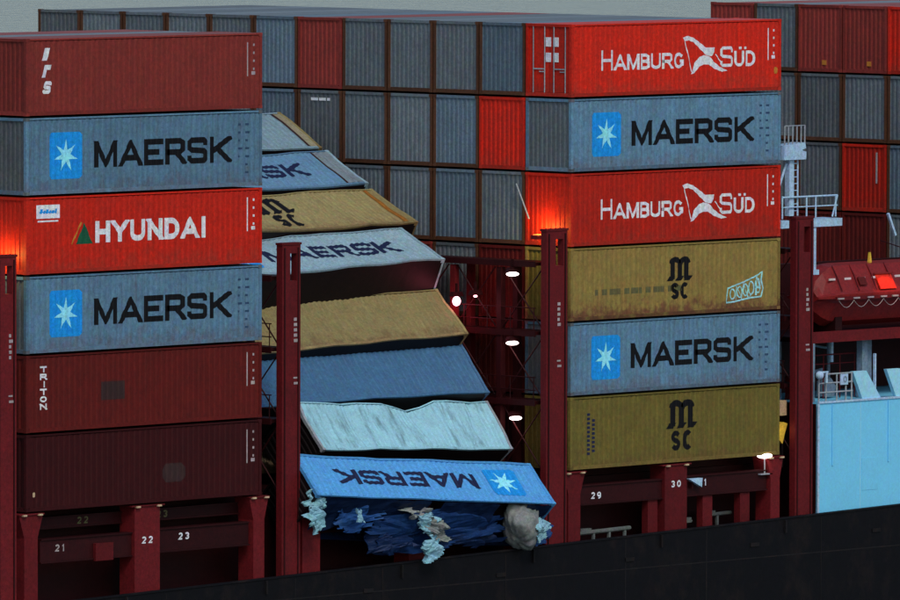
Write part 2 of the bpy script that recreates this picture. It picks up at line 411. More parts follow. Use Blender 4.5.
def decal(name, polys, mat, parent, deform=None, drape=True, lift=.003, thick=False):
    """polys: (layer, [2D points (x,z)]) draped on the corrugated outer side of a container"""
    bm = bmesh.new()
    x0 = min(p[0] for _, q in polys for p in q); x1 = max(p[0] for _, q in polys for p in q)
    for li, q in polys:
        vs = [bm.verts.new((p[0], -.0007*(li % 10), p[1])) for p in q]
        try: bm.faces.new(vs)
        except ValueError: pass
    if drape:
        for b in BR:
            if x0 < b < x1:
                g = bm.verts[:]+bm.edges[:]+bm.faces[:]
                bmesh.ops.bisect_plane(bm, geom=g, plane_co=(b,0,0), plane_no=(1,0,0))
    if deform and name != 'nodrape':
        z0 = min(v.co.z for v in bm.verts); z1 = max(v.co.z for v in bm.verts); b = z0+.12
        while b < z1:
            bmesh.ops.bisect_plane(bm, geom=bm.verts[:]+bm.edges[:]+bm.faces[:], plane_co=(0,0,b), plane_no=(0,0,1)); b += .12
        lift += .014
    for v in bm.verts:
        v.co.y += SIDEY - lift + (cprof(v.co.x) if drape else 0)
        if deform: v.co = deform(v.co.copy())
    me = bpy.data.meshes.new(name); bm.to_mesh(me); bm.free()
    return obj(name, me, mat, parent)
def rect(x0, x1, z0, z1): return [(x0,z0),(x1,z0),(x1,z1),(x0,z1)]
def star_poly(cx, cz, r, n=7, inner=.36, rot=90):
    out = []
    for i in range(n):
        a = R(rot+360*i/n); d = 360/n/2
        p0 = (cx+r*math.cos(a), cz+r*math.sin(a))
        p1 = (cx+r*inner*math.cos(a-R(d)), cz+r*inner*math.sin(a-R(d))); p2 = (cx+r*inner*math.cos(a+R(d)), cz+r*inner*math.sin(a+R(d)))
        out.append((0, [(cx,cz), p1, p0, p2]))
    return out
def octo(cx, cz, w_, h_, c):
    a, b = w_/2, h_/2
    return [(cx-a+c,cz-b),(cx+a-c,cz-b),(cx+a,cz-b+c),(cx+a,cz+b-c),(cx+a-c,cz+b),(cx-a+c,cz+b),(cx-a,cz+b-c),(cx-a,cz-b+c)]
DC = {}                                                # decal mesh cache
def put(key, name, polys_fn, mat, parent, deform=None, **kw):
    if name in ('lettering', 'logo_letters'):            # every letter is a part of its own
        P = polys_fn(); first = None
        for i in sorted({li//10 for li, _ in P}):
            k2 = '%s_%d' % (key, i)
            if deform is None and key and k2 in DC: o = obj('letter', DC[k2], mat, parent)
            else:
                o = decal('letter', [(li, q) for li, q in P if li//10 == i], mat, parent, deform, **kw)
                if deform is None and key: DC[k2] = o.data
        return None
    if deform is None and key in DC:
        o = obj(name, DC[key], mat, parent)
        if name == 'code_marking': o['kind'] = 'stuff'
        return o
    o = decal(name, polys_fn(), mat, parent, deform, **kw)
    if name == 'code_marking': o['kind'] = 'stuff'
    if deform is None: DC[key] = o.data
    return o
def maersk(c, deform=None, dx=0, mat=BLACKP, sq=BLUEP, starr=.62):
    k = 'mk%.1f' % dx
    put(k+'t', 'lettering', lambda: text_polys('MAERSK', -CL/2+3.48+dx, CH/2-.49, .98, .215, total=7.05, gap=.12)[0], mat, c, deform)
    put(k+'b', 'logo_square', lambda: [(0, octo(-CL/2+2.03+dx, CH/2, 1.66, 1.72, .12))], sq, c, deform)
    put(k+'s', 'logo_star', lambda: star_poly(-CL/2+2.03+dx, CH/2, starr), STARP, c, deform, lift=.008)
    return c
def maersk_side(c):
    maersk(c)
    def f():
        rr = random.Random(9); ps = []
        for x, n in ((CL/2-1.25, 5), (CL/2-.85, 7)):
            for i in range(n): ps.append((0, rect(x, x+rr.uniform(.10,.24), CH-.55-.30*i, CH-.47-.30*i)))
        return ps
    put('mkc', 'code_marking', f, MKDARK, c)
def hsud(c):
    def f():
        # pixel tracing of the marking, 1 m = 85 x 126 units, levelled
        r, _ = text_polys('HAMBURG', -CL/2+1.72, CH/2-.42, .62, .12, total=4.75, gap=.12, sizes={0:1.28})
        r2, _ = text_polys('SUD', -CL/2+8.62, CH/2-.42, .62, .12, total=2.05, gap=.14, sizes={0:1.3})
        # the umlaut bars on the U
        r += [(li+100, q) for li, q in r2]
        r += [(205, rect(-CL/2+9.72, -CL/2+9.87, CH/2+.26, CH/2+.36)), (215, rect(-CL/2+10.02, -CL/2+10.17, CH/2+.26, CH/2+.36))]
        return r
    put('hs', 'lettering', f, WHITEP, c)
    def g():
        def q(pts): return [( -CL/2+6.42+(x-455)/85, CH/2+.02-(y-172+.055*(x-560))/126) for x, y in pts]
        up = [(455,82),(480,72),(510,82),(545,108),(570,128),(615,126),(612,150),(598,170),(572,166),(545,140),(510,104),(485,94),(465,100)]
        lo = [(498,262),(512,208),(535,178),(560,165),(590,172),(608,196),(640,222),(678,240),(650,246),(612,232),(585,212),(558,212),(535,226),(514,256)]
        ps = []
        for P in (up, lo):
            Q = q(P); n = len(Q)
            for i in range(n//2):
                a, b, c2, d = Q[i], Q[i+1], Q[n-2-i], Q[n-1-i]
                if i+1 < n-2-i: ps.append((0, [a,b,c2,d]))
                elif i+1 == n-2-i: ps.append((0,[a,b,d]))
        for a, b in (((466,98),(500,250)),((618,160),(662,222))):
            Q = q((a,b)); ps += [(1, z) for z in ribbon(Q, .045)]
        return ps
    put('hsl', 'logo_ribbon', g, WHITEP, c)
    code_marks(c, WHITEP)
    return c
def code_marks(c, mat, x=CL/2-.75, deform=None):
    def f():
        rr = random.Random(3); ps = [(0, rect(x-.03, x+.02, CH/2-.2, CH-.35))]
        z = CH-.4
        while z > CH/2+.0:
            ps.append((0, rect(x+.28, x+.28+rr.uniform(.08,.16), z-.09, z))); z -= rr.choice((.17,.17,.3))
        ps.append((0, rect(x+.22, x+.42, CH/2-.15, CH/2-.02)))
        return ps
    put('cm', 'code_marking', f, mat, c, deform)
def msc(c, deform=None, mat=BLACKP, key='msc', k=1.0, cx=.35):
    def f():
        z = CH/2+.02; ps = []
        hw = .66*k
        for x in (-hw+.16, 0, hw-.16): ps.append((0, rect(cx+x-.15*k, cx+x+.15*k, z-.02, z+.82*k)))
        for x in (-hw/2, hw/2):
            ps += [(1, q) for q in ribbon(arc(cx+x+.02, z+.68*k, .30*k, .22*k, 175, 5, 6), .26*k)]
        for x in (-hw+.05, 0, hw-.05): ps.append((2, [(cx+x-.3*k, z-.1*k),(cx+x+.1*k,z-.1*k),(cx+x+.3*k, z+.12*k),(cx+x-.12*k,z+.12*k)]))
        t1, _ = text_polys('sC', cx-.62*k, z-.98*k, .80*k, .20*k, total=1.26*k, gap=.14)
        return ps+[(li+100, q) for li, q in t1]
    put(key, 'logo_letters', f, mat, c, deform)
    return c

# ------------------------------------------------------------------ containers
MC = {}
def mget(key, fn):
    if key not in MC: MC[key] = fn()
    return MC[key]
def side_mesh(L, H, sgn, nz=1, deform=None):
    """corrugated side; sgn=-1 outer (y=-W/2)"""
    mb = MB(); xs = [-L/2+.10] + [b for b in (cbreaks(L))] + [L/2-EDGE, L/2-.10]
    for j in range(nz+1):
        z = .14+(H-.24)*j/nz
        for x in xs: mb.v.append((x, sgn*(-SIDEY - cprof(x, L)), z))
    n = len(xs)
    for j in range(nz):
        for i in range(n-1): a = j*n+i; mb.f.append((a, a+1, a+n+1, a+n))
    return mb.mesh('side_panel', deform)
def end_mesh(L, H, sgn, deform=None):
    mb = MB(); p = .24; ys = [-CW/2+.10]; ds = [0]; y = -CW/2+.16
    while y < CW/2-.16-.01:
        for u, d in ((0,0),(.35,0),(.5,.028),(.85,.028)):
            if y+u*p < CW/2-.14: ys.append(y+u*p); ds.append(d)
        y += p
    ys.append(CW/2-.10); ds.append(0)
    nz = 1 if deform is None else 6
    for j in range(nz+1):
        z = .14+(H-.24)*j/nz
        for y, d in zip(ys, ds): mb.v.append((sgn*(L/2-.035-d), y, z))
    n = len(ys)
    for j in range(nz):
        for i in range(n-1): a = j*n+i; mb.f.append((a, a+1, a+n+1, a+n))
    return mb.mesh('end_panel', deform)
def container(loc, mat, label, group, L=CL, H=CH, doors=False, frame=None, marks=None, matrix=None, deform=None, skip=(), name='shipping_container', bare=False, doormat=None, endmat=None, shaded_end=0):
    t = empty(name, loc, label, 'shipping container', group, matrix)
    fm = frame or mat; seg = 14 if deform else 1
    key = lambda s: (s, L, H) if deform is None else (s, id(t))
    def P(nm, k, fn, m_): 
        if nm in skip or k in skip: return None
        return obj(nm, mget(key(k), fn), m_, t)
    P('side_panel', 'so', lambda: side_mesh(L, H, -1, 1 if not deform else 8, deform), mat)
    P('side_panel', 'si', lambda: side_mesh(L, H, 1, 1 if not deform else 8, deform), mat)
    P('end_panel', 'ea', lambda: end_mesh(L, H, 1, deform), DARKM if shaded_end == 1 else mat)  # shade of an open end is put in as near-black colour
    if doors:
        for s in (-1, 1):
            y0, y1 = (-CW/2+.13, -.012) if s < 0 else (.012, CW/2-.13)
            d = obj('door', mget(key('d%d' % s), lambda: MB().box(-L/2+.05, -L/2+.10, y0, y1, .17, H-.13).mesh('door')), doormat or mat, t)
            for yy in (y0+.22, y1-.25):
                obj('lock_rod', mget(key('lr%d%.2f' % (s, yy)), lambda: MB().bar((-L/2+.02, yy, .1), (-L/2+.02, yy, H-.08), .022).mesh('lock_rod')), TGREY, d)
            obj('handle', mget(key('h%d' % s), lambda: MB().box(-L/2+.0, -L/2+.03, y0+.22, y1-.25, 1.05, 1.1).box(-L/2+.0, -L/2+.03, y0+.22, y0+.5, .95, .99).mesh('handle')), TGREY, d)
    else:
        P('end_panel', 'ef', lambda: end_mesh(L, H, -1, deform), DARKM if shaded_end == -1 else endmat or mat)
    P('roof_panel', 'rf', lambda: MB().box(-L/2+.1, L/2-.1, -CW/2+.06, CW/2-.06, H-.06, H-.012, max(1,seg), 1 if not deform else 6, 1).mesh('roof_panel', deform), mat)
    P('floor', 'fl', lambda: MB().box(-L/2+.1, L/2-.1, -CW/2+.08, CW/2-.08, .012, .14, max(1,seg), 1, 1).mesh('floor', deform), DARKM if not bare else mat)
    for sx in (-1, 1):
        for sy in (-1, 1):
            x0, x1 = sorted((sx*L/2, sx*(L/2-.13))); y0, y1 = sorted((sy*CW/2, sy*(CW/2-.13)))
            P('corner_post', 'cp%d%d' % (sx, sy), lambda: MB().box(x0, x1, y0, y1, .12, H-.12, 1, 1, 1 if not deform else 8).mesh('corner_post', deform), DARKM if (shaded_end == sx and sy == 1) else fm)
            x0, x1 = sorted((sx*(L/2+.006), sx*(L/2-.178))); y0, y1 = sorted((sy*(CW/2+.006), sy*(CW/2-.162)))
            for z0, z1, q in ((0,.118,'b'), (H-.118,H,'t')):
                P('corner_casting', 'cc%d%d%s' % (sx, sy, q), lambda: MB().box(x0, x1, y0, y1, z0, z1).mesh('corner_casting', deform), DARKM if (shaded_end == sx and sy == 1) else DGREY if fm in (GREYBLUE, PALEBLUE) else fm)
    for sy in (-1, 1):
        y0, y1 = sorted((sy*CW/2, sy*(CW/2-.07)))
        P('top_side_rail', 'tr%d' % sy, lambda: MB().box(-L/2+.18, L/2-.18, y0, y1, H-.075, H-.012, seg, 1, 1).mesh('top_side_rail', deform), mat)
        P('bottom_side_rail', 'br%d' % sy, lambda: MB().box(-L/2+.18, L/2-.18, y0, y1, .012, .15, seg, 1, 1).mesh('bottom_side_rail', deform), mat)
    for sx in (-1, 1):
        x0, x1 = sorted((sx*L/2, sx*(L/2-.09)))
        P('top_end_rail', 'te%d' % sx, lambda: MB().box(x0, x1, -CW/2+.16, CW/2-.16, H-.12, H-.01).mesh('top_end_rail', deform), DARKM if shaded_end == sx else fm)
        P('bottom_end_rail', 'be%d' % sx, lambda: MB().box(x0, x1, -CW/2+.16, CW/2-.16, .01, .16).mesh('bottom_end_rail', deform), DARKM if shaded_end == sx else fm)
    if marks: marks(t)
    return t
HP = 2.908; ROWP = 2.51

# --- left stack, bottom to top
XL = -29.15+CL/2; YC = CW/2
def triton(c):
    def f():
        ps = []; z = CH-.42
        for ch in 'TRITON':
            q, wd = text_polys(ch, -CL/2+.74, z-.22, .23, .065, total=.07 if ch == 'I' else .34)
            if ch == 'I': q = [(l, [(x+.16, y) for x, y in p]) for l, p in q]
            ps += [(li+10*len(ps)*10, p_) for li, p_ in q]; z -= .275
        return ps
    put('tri', 'lettering', f, WHITEP, c); code_marks(c, DULLW)
    put('tp', 'dark_patch', lambda: [(0, rect(-CL/2+3.85, -CL/2+5.05, CH/2-.38, CH/2+.30))], PATCH, c)
def t0marks(c):
    code_marks(c, DULLW)
    put('t0', 'dark_patch', lambda: [(0, octo(-CL/2+7.6, CH/2-.35, 1.2, .7, .2))], PATCH, c)
    put('t0r', 'reflector', lambda: [(0, octo(-CL/2+.42, .62, .14, .18, .03))], TWIST, c)
def stacked(c):
    def f():
        ps = []
        for ch, zz in (('I', 2.02), ('g', 1.40), ('S', .80)):
            q, _ = text_polys(ch, -CL/2+.82, zz, .46, .26 if ch == 'I' else .18 if ch == 'g' else .13, total={'I':.27,'g':.36,'S':.40}[ch], slant=.3)
            ps += [(li+100*len(ps), p_) for li, p_ in q]
        return ps
    put('stk', 'lettering', f, WHITEP, c); code_marks(c, DULLW)
def hyundai(c):
    put('hy', 'lettering', lambda: text_polys('HYUNDAI', -CL/2+3.55, CH/2-.36, .80, .205, total=5.72, gap=.14)[0], WHITEP, c)
    put('hyt', 'logo_triangle', lambda: [(0, [(-CL/2+2.55,CH/2-.38),(-CL/2+3.40,CH/2-.38),(-CL/2+2.98,CH/2+.40)])], GREENP, c)
    put('hyl', 'logo_line', lambda: [(0, q) for q in ribbon([(-CL/2+2.33,CH/2-.38),(-CL/2+2.83,CH/2+.42)], .07)], ORANGEP, c)
    put('hys', 'sign_panel', lambda: [(0, rect(-CL/2+.55, -CL/2+1.72, CH-.80, CH-.30)), (0, rect(-CL/2+.6, -CL/2+1.66, CH-.93, CH-.87))], WHITEP, c)
    def f():
        ps = []; x = -CL/2+.72
        for i, hh in enumerate((.13,.09,.12,.09,.09,.13)):
            ps.append((0, [(x,CH-.62),(x+.11,CH-.62),(x+.15,CH-.62+hh*1.3),(x+.04,CH-.62+hh*1.3)])); x += .148
        ps.append((1, rect(-CL/2+.70, -CL/2+1.58, CH-.585, CH-.545)))
        return ps
    put('hyd', 'sign_lettering', f, BLUEP, c, lift=.008); code_marks(c, WHITEP)
left = [
 (DMAROON, 'dark maroon container at the bottom of the left stack with a small light dot', t0marks, DMAROON),
 (MAROON, 'maroon container lettered TRITON down its left edge, second from the bottom left', triton, MAROON),
 (GREYBLUE, 'grey blue MAERSK container directly under the red HYUNDAI container', maersk_side, DGREY),
 (RED, 'red HYUNDAI container with green triangle logo in the left stack', hyundai, RED2),
 (GREYBLUE, 'grey blue MAERSK container directly on top of the red HYUNDAI container', maersk_side, DGREY),
 (BROWN, 'red brown container topping the left stack, white slanted letters down its left edge', stacked, BROWN),
]
for i, (mt, lb, mk, em) in enumerate(left):
    container((XL, YC, i*HP), mt, lb, 'containers of the left stack', marks=mk, endmat=em)
# --- right stack
XR = CL/2
def msc_low(c):
    msc(c)
    put('mscv', 'code_marking', lambda: [(0, rect(-CL/2+1.0+dx, -CL/2+1.14+dx, z, z+.1)) for z0, dx, n in ((.55,0,10),(.65,.28,8)) for z in [z0+.17*i for i in range(n)]], NAVYP, c)
def msc_graf(c):
    msc(c, key='msc2', k=.84, cx=.2)
    def f():
        ps = []; rr = random.Random(11)
        x0 = CL/2-3.15
        ol = [(0,0),(.1,.52),(.5,.62),(.95,.72),(1.4,.85),(1.75,.95),(2.1,1.1),(2.05,.8),(2.15,.45),(2.05,.12),(1.5,.10),(1.0,.05),(.5,-.02),(0,-.05),(0,0)]
        ps += ribbon([(x0+x, .42+z) for x, z in ol], .06, True)
        for i, cx_ in enumerate((.35, .78, 1.12, 1.45, 1.85)):
            ps += ribbon([(x0+x, z) for x, z in arc(cx_, .42+.28+.07*i, .15, .2+.02*i, 0, 360, 10)], .055, True)
        ps += ribbon([(x0+1.75,.6),(x0+1.78,1.35),(x0+1.98,.9),(x0+1.7,.95)], .1)
        ps += ribbon([(x0+.55,.45),(x0+.6,1.0),(x0+.9,.5),(x0+1.0,1.1),(x0+1.3,.5),(x0+1.6,.75)], .05)
        return [(i % 7, q) for i, q in enumerate(ps)]
    put('graf', 'graffiti', f, CYANP, c)
    for i in range(12):
        decal('faded_marking', [(0, rect(-CL/2+1.4+.42*i, -CL/2+1.6+.42*i+.1*(i%3), .95, 1.18))], MUDP, c)
def hs_top(c):
    hsud(c)
    decal('reflector', [(0, octo(CL/2-.3, .8, .22, .26, .06))], ORANGEP, c)
    for y in (.35, -.05):
        for z in (1.95, 1.35): obj('door_label', MB().box(-CL/2+.030, -CL/2+.047, -y-.14, -y+.14, z, z+.36).mesh('door_label'), WHITEP, c)
right = [
 (OLIVE, 'clean olive yellow MSC container at the bottom of the right stack', msc_low, OLIVE, False),
 (GREYBLUE, 'grey blue MAERSK container second from the bottom of the right stack', maersk_side, DGREY, False),
 (OCHRE, 'weathered ochre MSC container with pale cyan graffiti at its right', msc_graf, OLIVE, False),
 (RED2, 'red HAMBURG SÜD container between MAERSK above and ochre container below', hsud, RED2, False),
 (GREYBLUE, 'grey blue MAERSK container between the two red HAMBURG SÜD containers', maersk_side, GREY, False),
 (RED, 'red HAMBURG SÜD container with door labels topping the right stack', hs_top, RED, True),
]
for i, (mt, lb, mk, em, dr) in enumerate(right):
    container((XR, YC, i*HP), mt, lb, 'containers of the right stack', marks=mk, endmat=em, doors=dr, doormat=RED2)

# --- walls of container ends (inboard rows); simpler bodies
def end_container(x0, row, tier, mat, frame, label, group):
    t = empty('shipping_container', (x0+CL/2, row*ROWP+CW/2, tier*HP), label, 'shipping container', group)
    L, H = CL, CH
    obj('end_panel', mget(('ef', L, H), lambda: end_mesh(L, H, -1)), mat, t)
    def body():
        mb = MB().box(-L/2+.12, L/2-.05, -CW/2+.04, CW/2-.04, .05, H-.04); return mb.mesh('body')
    obj('body', mget('body', body), mat, t)
    for sy in (-1, 1):
        y0, y1 = sorted((sy*CW/2, sy*(CW/2-.115)))
        obj('corner_post', mget('ecp%d' % sy, lambda: MB().box(-L/2, -L/2+.13, y0, y1, .12, H-.12).mesh('corner_post')), frame, t)
        y0, y1 = sorted((sy*(CW/2+.006), sy*(CW/2-.162)))
        for z0, z1, q in ((0,.118,'b'), (H-.118,H,'t')):
            obj('corner_casting', mget('ecc%d%s' % (sy, q), lambda: MB().box(-L/2-.006, -L/2+.178, y0, y1, z0, z1).mesh('corner_casting')), frame, t)
    obj('top_end_rail', mget('ete', lambda: MB().box(-L/2, -L/2+.09, -CW/2+.17, CW/2-.17, H-.12, H-.01).mesh('top_end_rail')), mat, t)
    obj('bottom_end_rail', mget('ebe', lambda: MB().box(-L/2, -L/2+.09, -CW/2+.17, CW/2-.17, .01, .16).mesh('bottom_end_rail')), frame, t)
    return t
ORD = ['topmost', 'second from top', 'third from top', 'fourth from top', 'fifth from top', 'bottom']
NTH = ['', 'first', 'second', 'third', 'fourth', 'fifth', 'sixth', 'seventh', 'eighth', 'ninth', 'tenth', 'eleventh']
special = {(1,5):(GREYB,'pale grey blue'), (1,4):(RED,'bright red'), (1,3):(GREY,'grey'), (1,2):(MAROON,'maroon'), (1,1):(MAROON,'maroon'), (1,0):(DMAROON,'dark maroon'),
 (2,5):(GREY,'grey'), (2,4):(GREYB,'grey blue'), (2,3):(GREYB,'grey blue'), (2,2):(DGREY,'dark grey'), (2,1):(MAROON,'maroon'),
 (3,5):(GREY,'grey'), (3,4):(GREY,'grey'), (3,3):(GREY,'grey'), (4,5):(GREY,'grey'), (4,4):(GREY,'grey'), (5,5):(BROWN,'red brown'), (5,4):(DGREY,'dark grey'),
 (6,5):(GREYB,'pale grey blue'), (6,4):(GREYB,'grey blue')}
rc = random.Random(5)
for row in range(1, 12):
    for tier in range(6):
        if row > 7 and tier < 3: continue
        mt, cn = special.get((row, tier)) or rc.choice([(GREY,'grey'),(GREY,'grey'),(DGREY,'dark grey'),(BROWN,'red brown')])
        fr = RUST if mt in (GREY, GREYB, DGREY) else mt
        c = end_container(0, row, tier, mt, fr, '%s container end, %s, %s column left of right stack' % (cn, ORD[5-tier], NTH[row]), 'container ends in the wall behind the fallen containers')
        if (row, tier) == (5, 4):
            c['label'] = 'dark grey container end with small white lettering at its top, second from top'
            obj('code_marking', MB().box(-CL/2+.020, -CL/2+.034, -.55, -.40, 2.42, 2.53).box(-CL/2+.020, -CL/2+.034, -.32, .05, 2.42, 2.53).box(-CL/2+.020, -CL/2+.034, .12, .5, 2.42, 2.53).mesh('code_marking'), WHITEP, c)
sp2 = {(6,5):(GREY,'grey'), (5,5):(BROWN,'rusty brown'), (4,5):(BROWN,'rusty brown'), (3,5):(RED2,'red'), (6,4):(DGREY,'dark grey'), (5,4):(DGREY,'dark grey'), (4,4):(GREY,'grey'), (3,4):(GREY,'grey'),
 (6,3):(DGREY,'dark grey'), (5,3):(DGREY,'dark grey'), (4,3):(RED2,'red'), (3,3):(GREYB,'grey blue'), (6,2):(MAROON,'maroon'), (5,2):(MAROON,'maroon'), (4,2):(MAROON,'maroon'), (3,2):(GREY,'grey')}
for row in range(0, 8):
    for tier in range(6):
        mt, cn = sp2.get((row, tier)) or (rc.choice([(GREY,'grey'),(MAROON,'maroon'),(BROWN,'red brown')]))
        if tier < 2: mt, cn = DMAROON, 'dark maroon'
        fr = RUST if mt in (GREY, GREYB, DGREY) else mt
        c = end_container(30.0, row, tier, mt, fr, '%s container end behind lifeboat, %s, %s column from ship side' % (cn, ORD[5-tier], NTH[row+1]), 'container ends behind the white ladder and lifeboat')
        if (row, tier) in ((5,5),(4,5)):
            obj('reflector', MB().box(-CL/2+.018, -CL/2+.03, -.35, -.1, .3, .5).mesh('reflector'), ORANGEP, c)
        if (row, tier) in ((4,3),):
            obj('code_marking', MB().box(-CL/2+.020, -CL/2+.034, -CW/2+.5, -CW/2+.58, 1.2, 2.5).mesh('code_marking'), DULLW, c)

for row in (1, 2):
    for tier in range(6):
        end_container(-29.15, row, tier, rc.choice([GREY, BROWN, MAROON]), MAROON, 'container behind the left stack, %s, %s row inboard' % (ORD[5-tier], NTH[row]), 'containers hidden behind the left stack')
# ------------------------------------------------------------------ fallen containers
def pose(pos, yaw, pit, roll, Ln, h, flip=False):
    x, y, z = pos; yaw, pit, roll = R(yaw), R(pit), R(roll)
    l = Vector((math.cos(pit)*math.cos(yaw), math.cos(pit)*math.sin(yaw), math.sin(pit)))
    s = Vector((0,0,1)).cross(l).normalized(); u = l.cross(s)
    up = u*math.cos(roll)+s*math.sin(roll); inn = s*math.cos(roll)-u*math.sin(roll)
    o = Vector(pos)-l*Ln/2+inn*CW/2
    if flip: o = o+up*h; l, up = -l, -up
    m = Matrix.Identity(4)
    for i, v in enumerate((l, inn, up)):
        for j in range(3): m[j][i] = v[j]
    m.translation = o
    return m
def dent(amp, seed, sagt=0, sagb=0, yscale=1.0, Ln=CL, H=CH, warp=0):
    def f(p):
        q = p.copy()
        u = (p.x/Ln+.5); v = p.z/H
        n1 = noise.noise(Vector((p.x*.45+seed, p.y*.5, p.z*.6)))
        n2 = noise.noise(Vector((p.x*1.3+seed*3, p.y*.9, p.z*1.2+5)))
        q.y += amp*(n1*1.4+n2*.6)*yscale
        q.z += amp*.35*n2 - sagt*v*math.sin(math.pi*u)**2 - sagb*(1-v)*math.sin(math.pi*u)**2
        q.x += amp*.25*n1
        q.y += warp*v*(u-.5)
        return q
    return f
FG = 'collapsed containers fanned out between the two standing stacks'
def fallen(pos, yaw, pit, roll, Ln, h, mt, label, dfm, marks=None, flip=False, frame=None, skip=(), shaded_end=0):
    return container(None, mt, label, FG, L=CL, H=CH, matrix=pose(pos, yaw, pit, roll, Ln, h, flip) @ Matrix.Diagonal((Ln/CL, 1, h/CH, 1)), deform=dfm, marks=marks, frame=frame, skip=skip, shaded_end=shaded_end)
def strip(c, dfm, x0, x1, m1, m2):
    decal('end_strip', [(0, rect(CL/2-x0, CL/2-.06, .16, CH-.1))], m1, c, dfm)
    decal('seam_line', [(0, rect(CL/2-x0-x1, CL/2-x0, .16, CH-.1))], m2, c, dfm)
d = dent(.05, 1); fallen((-1.14,12.46,12.27), -.1, .1, 61.3, 12.19, 2.74, PALEWHITE, 'pale grey container topping the collapsed heap, only its right end in view', d, frame=OCHRE2, marks=lambda c: strip(c, d, .50, .10, TANEND, PATCH))
def mk2(c): maersk(c, d2, -.75, NAVYP); strip(c, d2, .95, .10, PALEEND, PATCH)
def mk3(c): msc(c, d3, key=None, k=1.1, cx=-.55); strip(c, d3, .42, .22, OCHRE2, ORUST)
d2 = dent(.06, 2); fallen((-1.13,9.91,10.89), -1.9, .6, 62.4, 12.19, 2.66, PALEBLUE, 'tilted pale blue MAERSK container in the heap with only SK in view', d2, marks=mk2, frame=PALEWHITE)
d3 = dent(.08, 3); fallen((-1.15,7.16,9.44), 1.5, .2, 63.1, 12.19, 2.8, OCHRE2, 'tilted ochre MSC container near the top of the collapsed heap', d3, marks=mk3, frame=OCHRE2)
d4 = dent(.08, 4); fallen((-2.38,4.49,8.16), -1.4, 1.3, 64.7, 12.19, 2.66, PALEWHITE, 'tilted pale MAERSK container with its dark underside showing in the heap', d4, marks=lambda c: maersk(c, d4, .15, NAVYP), frame=PALEWHITE)
d5 = dent(.09, 5); fallen((-2.36,3.24,5.27), -3.7, 1.5, 45.7, 12.19, 2.45, OCHRE2, 'plain ochre container without lettering in the middle of the collapsed heap', d5, frame=OCHRE2)
d6 = dent(.07, 6, sagt=.0, sagb=.0); fallen((-2.35,2.05,3.1), -3.8, .3, 43.2, 12.19, 2.45, DARKBLUE, 'plain blue container lying just above the dented white one', d6, frame=DARKBLUE)
_d7 = dent(.09, 7.3, sagt=.10, sagb=0)
def d7(p):
    u, v = p.x/CL+.5, p.z/CH
    q = _d7(p); t1 = max(0, 1-abs(u-.58)/.13); t2 = max(0, 1-abs(u-.24)/.05); t3 = max(0, 1-abs(u-.82-.08*v)/.03)
    q.z -= .20*v*t1; q.y += .30*v*t1+.16*t2*(1-abs(v-.5))+.10*t3
    q.z += .12*v*max(0, 1-abs(u-.74)/.08)
    return q
fallen((-2.33,.79,.97), -.2, -2.3, 40.5, 10.53, 2.32, WHITEC, 'badly dented pale white container with scuffed side and buckled top edge', d7, frame=TGREY, shaded_end=-1)
d8 = dent(.045, 8.1)
UPM = pose((-2.28,-1.41,-1.11), -5.9, -4.4, 49.2, 11.97, 2.2, True)
H_ = fallen((-2.36,-1.48,-1.09), -1.3, -4.6, 46.1, 12.83, 2.14, SKYBLUE, 'upside down blue MAERSK container with torn open underside at the bottom of the heap', d8, marks=lambda c: maersk(c, d8, 0, NAVYP, SKYBLUE if False else BLUEP, .72), flip=True, frame=SKYBLUE, skip=('roof_panel','ef','si','tr1'), shaded_end=1)
obj('side_panel', side_mesh(CL, CH, 1, 8, d8), TORN, H_)  # far inside wall coloured dark, interior shade put into its paint
obj('top_side_rail', MB().box(-CL/2+.18, CL/2-.18, CW/2-.07, CW/2, CH-.10, CH-.008, 14, 1, 1).mesh('top_side_rail', d8), TORN, H_)
# what is left of its roof hangs torn; far side is coloured dark as shaded interior
def torn_sheet(x0, x1, seed, droop, nx=22, nz=10):
    mb = MB(); th = .03
    for s in (0, th):
        for j in range(nz+1):
            for i in range(nx+1):
                u, v = i/nx, j/nz
                x = x0+(x1-x0)*u
                ragged = .75+.35*noise.noise(Vector((x*1.1+seed, 0, 0)))+.18*noise.noise(Vector((x*3.3+seed, 1, 0)))
                y = -CW/2+.08 + v*ragged*1.9
                z = CH+.02+s + droop*v*v*.5 + .22*v*noise.noise(Vector((x*.9+seed, v*2, 3)))+.08*noise.noise(Vector((x*2.7, v*5, seed)))
                mb.v.append((x, y, z))
    n = nx+1; M = (nx+1)*(nz+1)
    for j in range(nz):
        for i in range(nx):
            a = j*n+i; mb.f.append((a,a+1,a+n+1,a+n)); mb.f.append((M+a,M+a+n,M+a+n+1,M+a+1))
    for i in range(nx):
        a = nz*n+i; mb.f.append((a, a+1, M+a+1, M+a))
    for j in range(nz):
        for a in (j*n, j*n+nx): mb.f.append((a, a+n, M+a+n, M+a))
    return mb.mesh('torn_roof_sheet')
obj('torn_roof_sheet', torn_sheet(.3, 5.6, 2.0, .5), TORN, H_)
obj('torn_roof_sheet', torn_sheet(-3.2, -.4, 6.0, .9), TORN, H_)
obj('torn_roof_sheet', torn_sheet(-5.9, -4.7, 9.0, .2, 8, 8), TORN, H_)

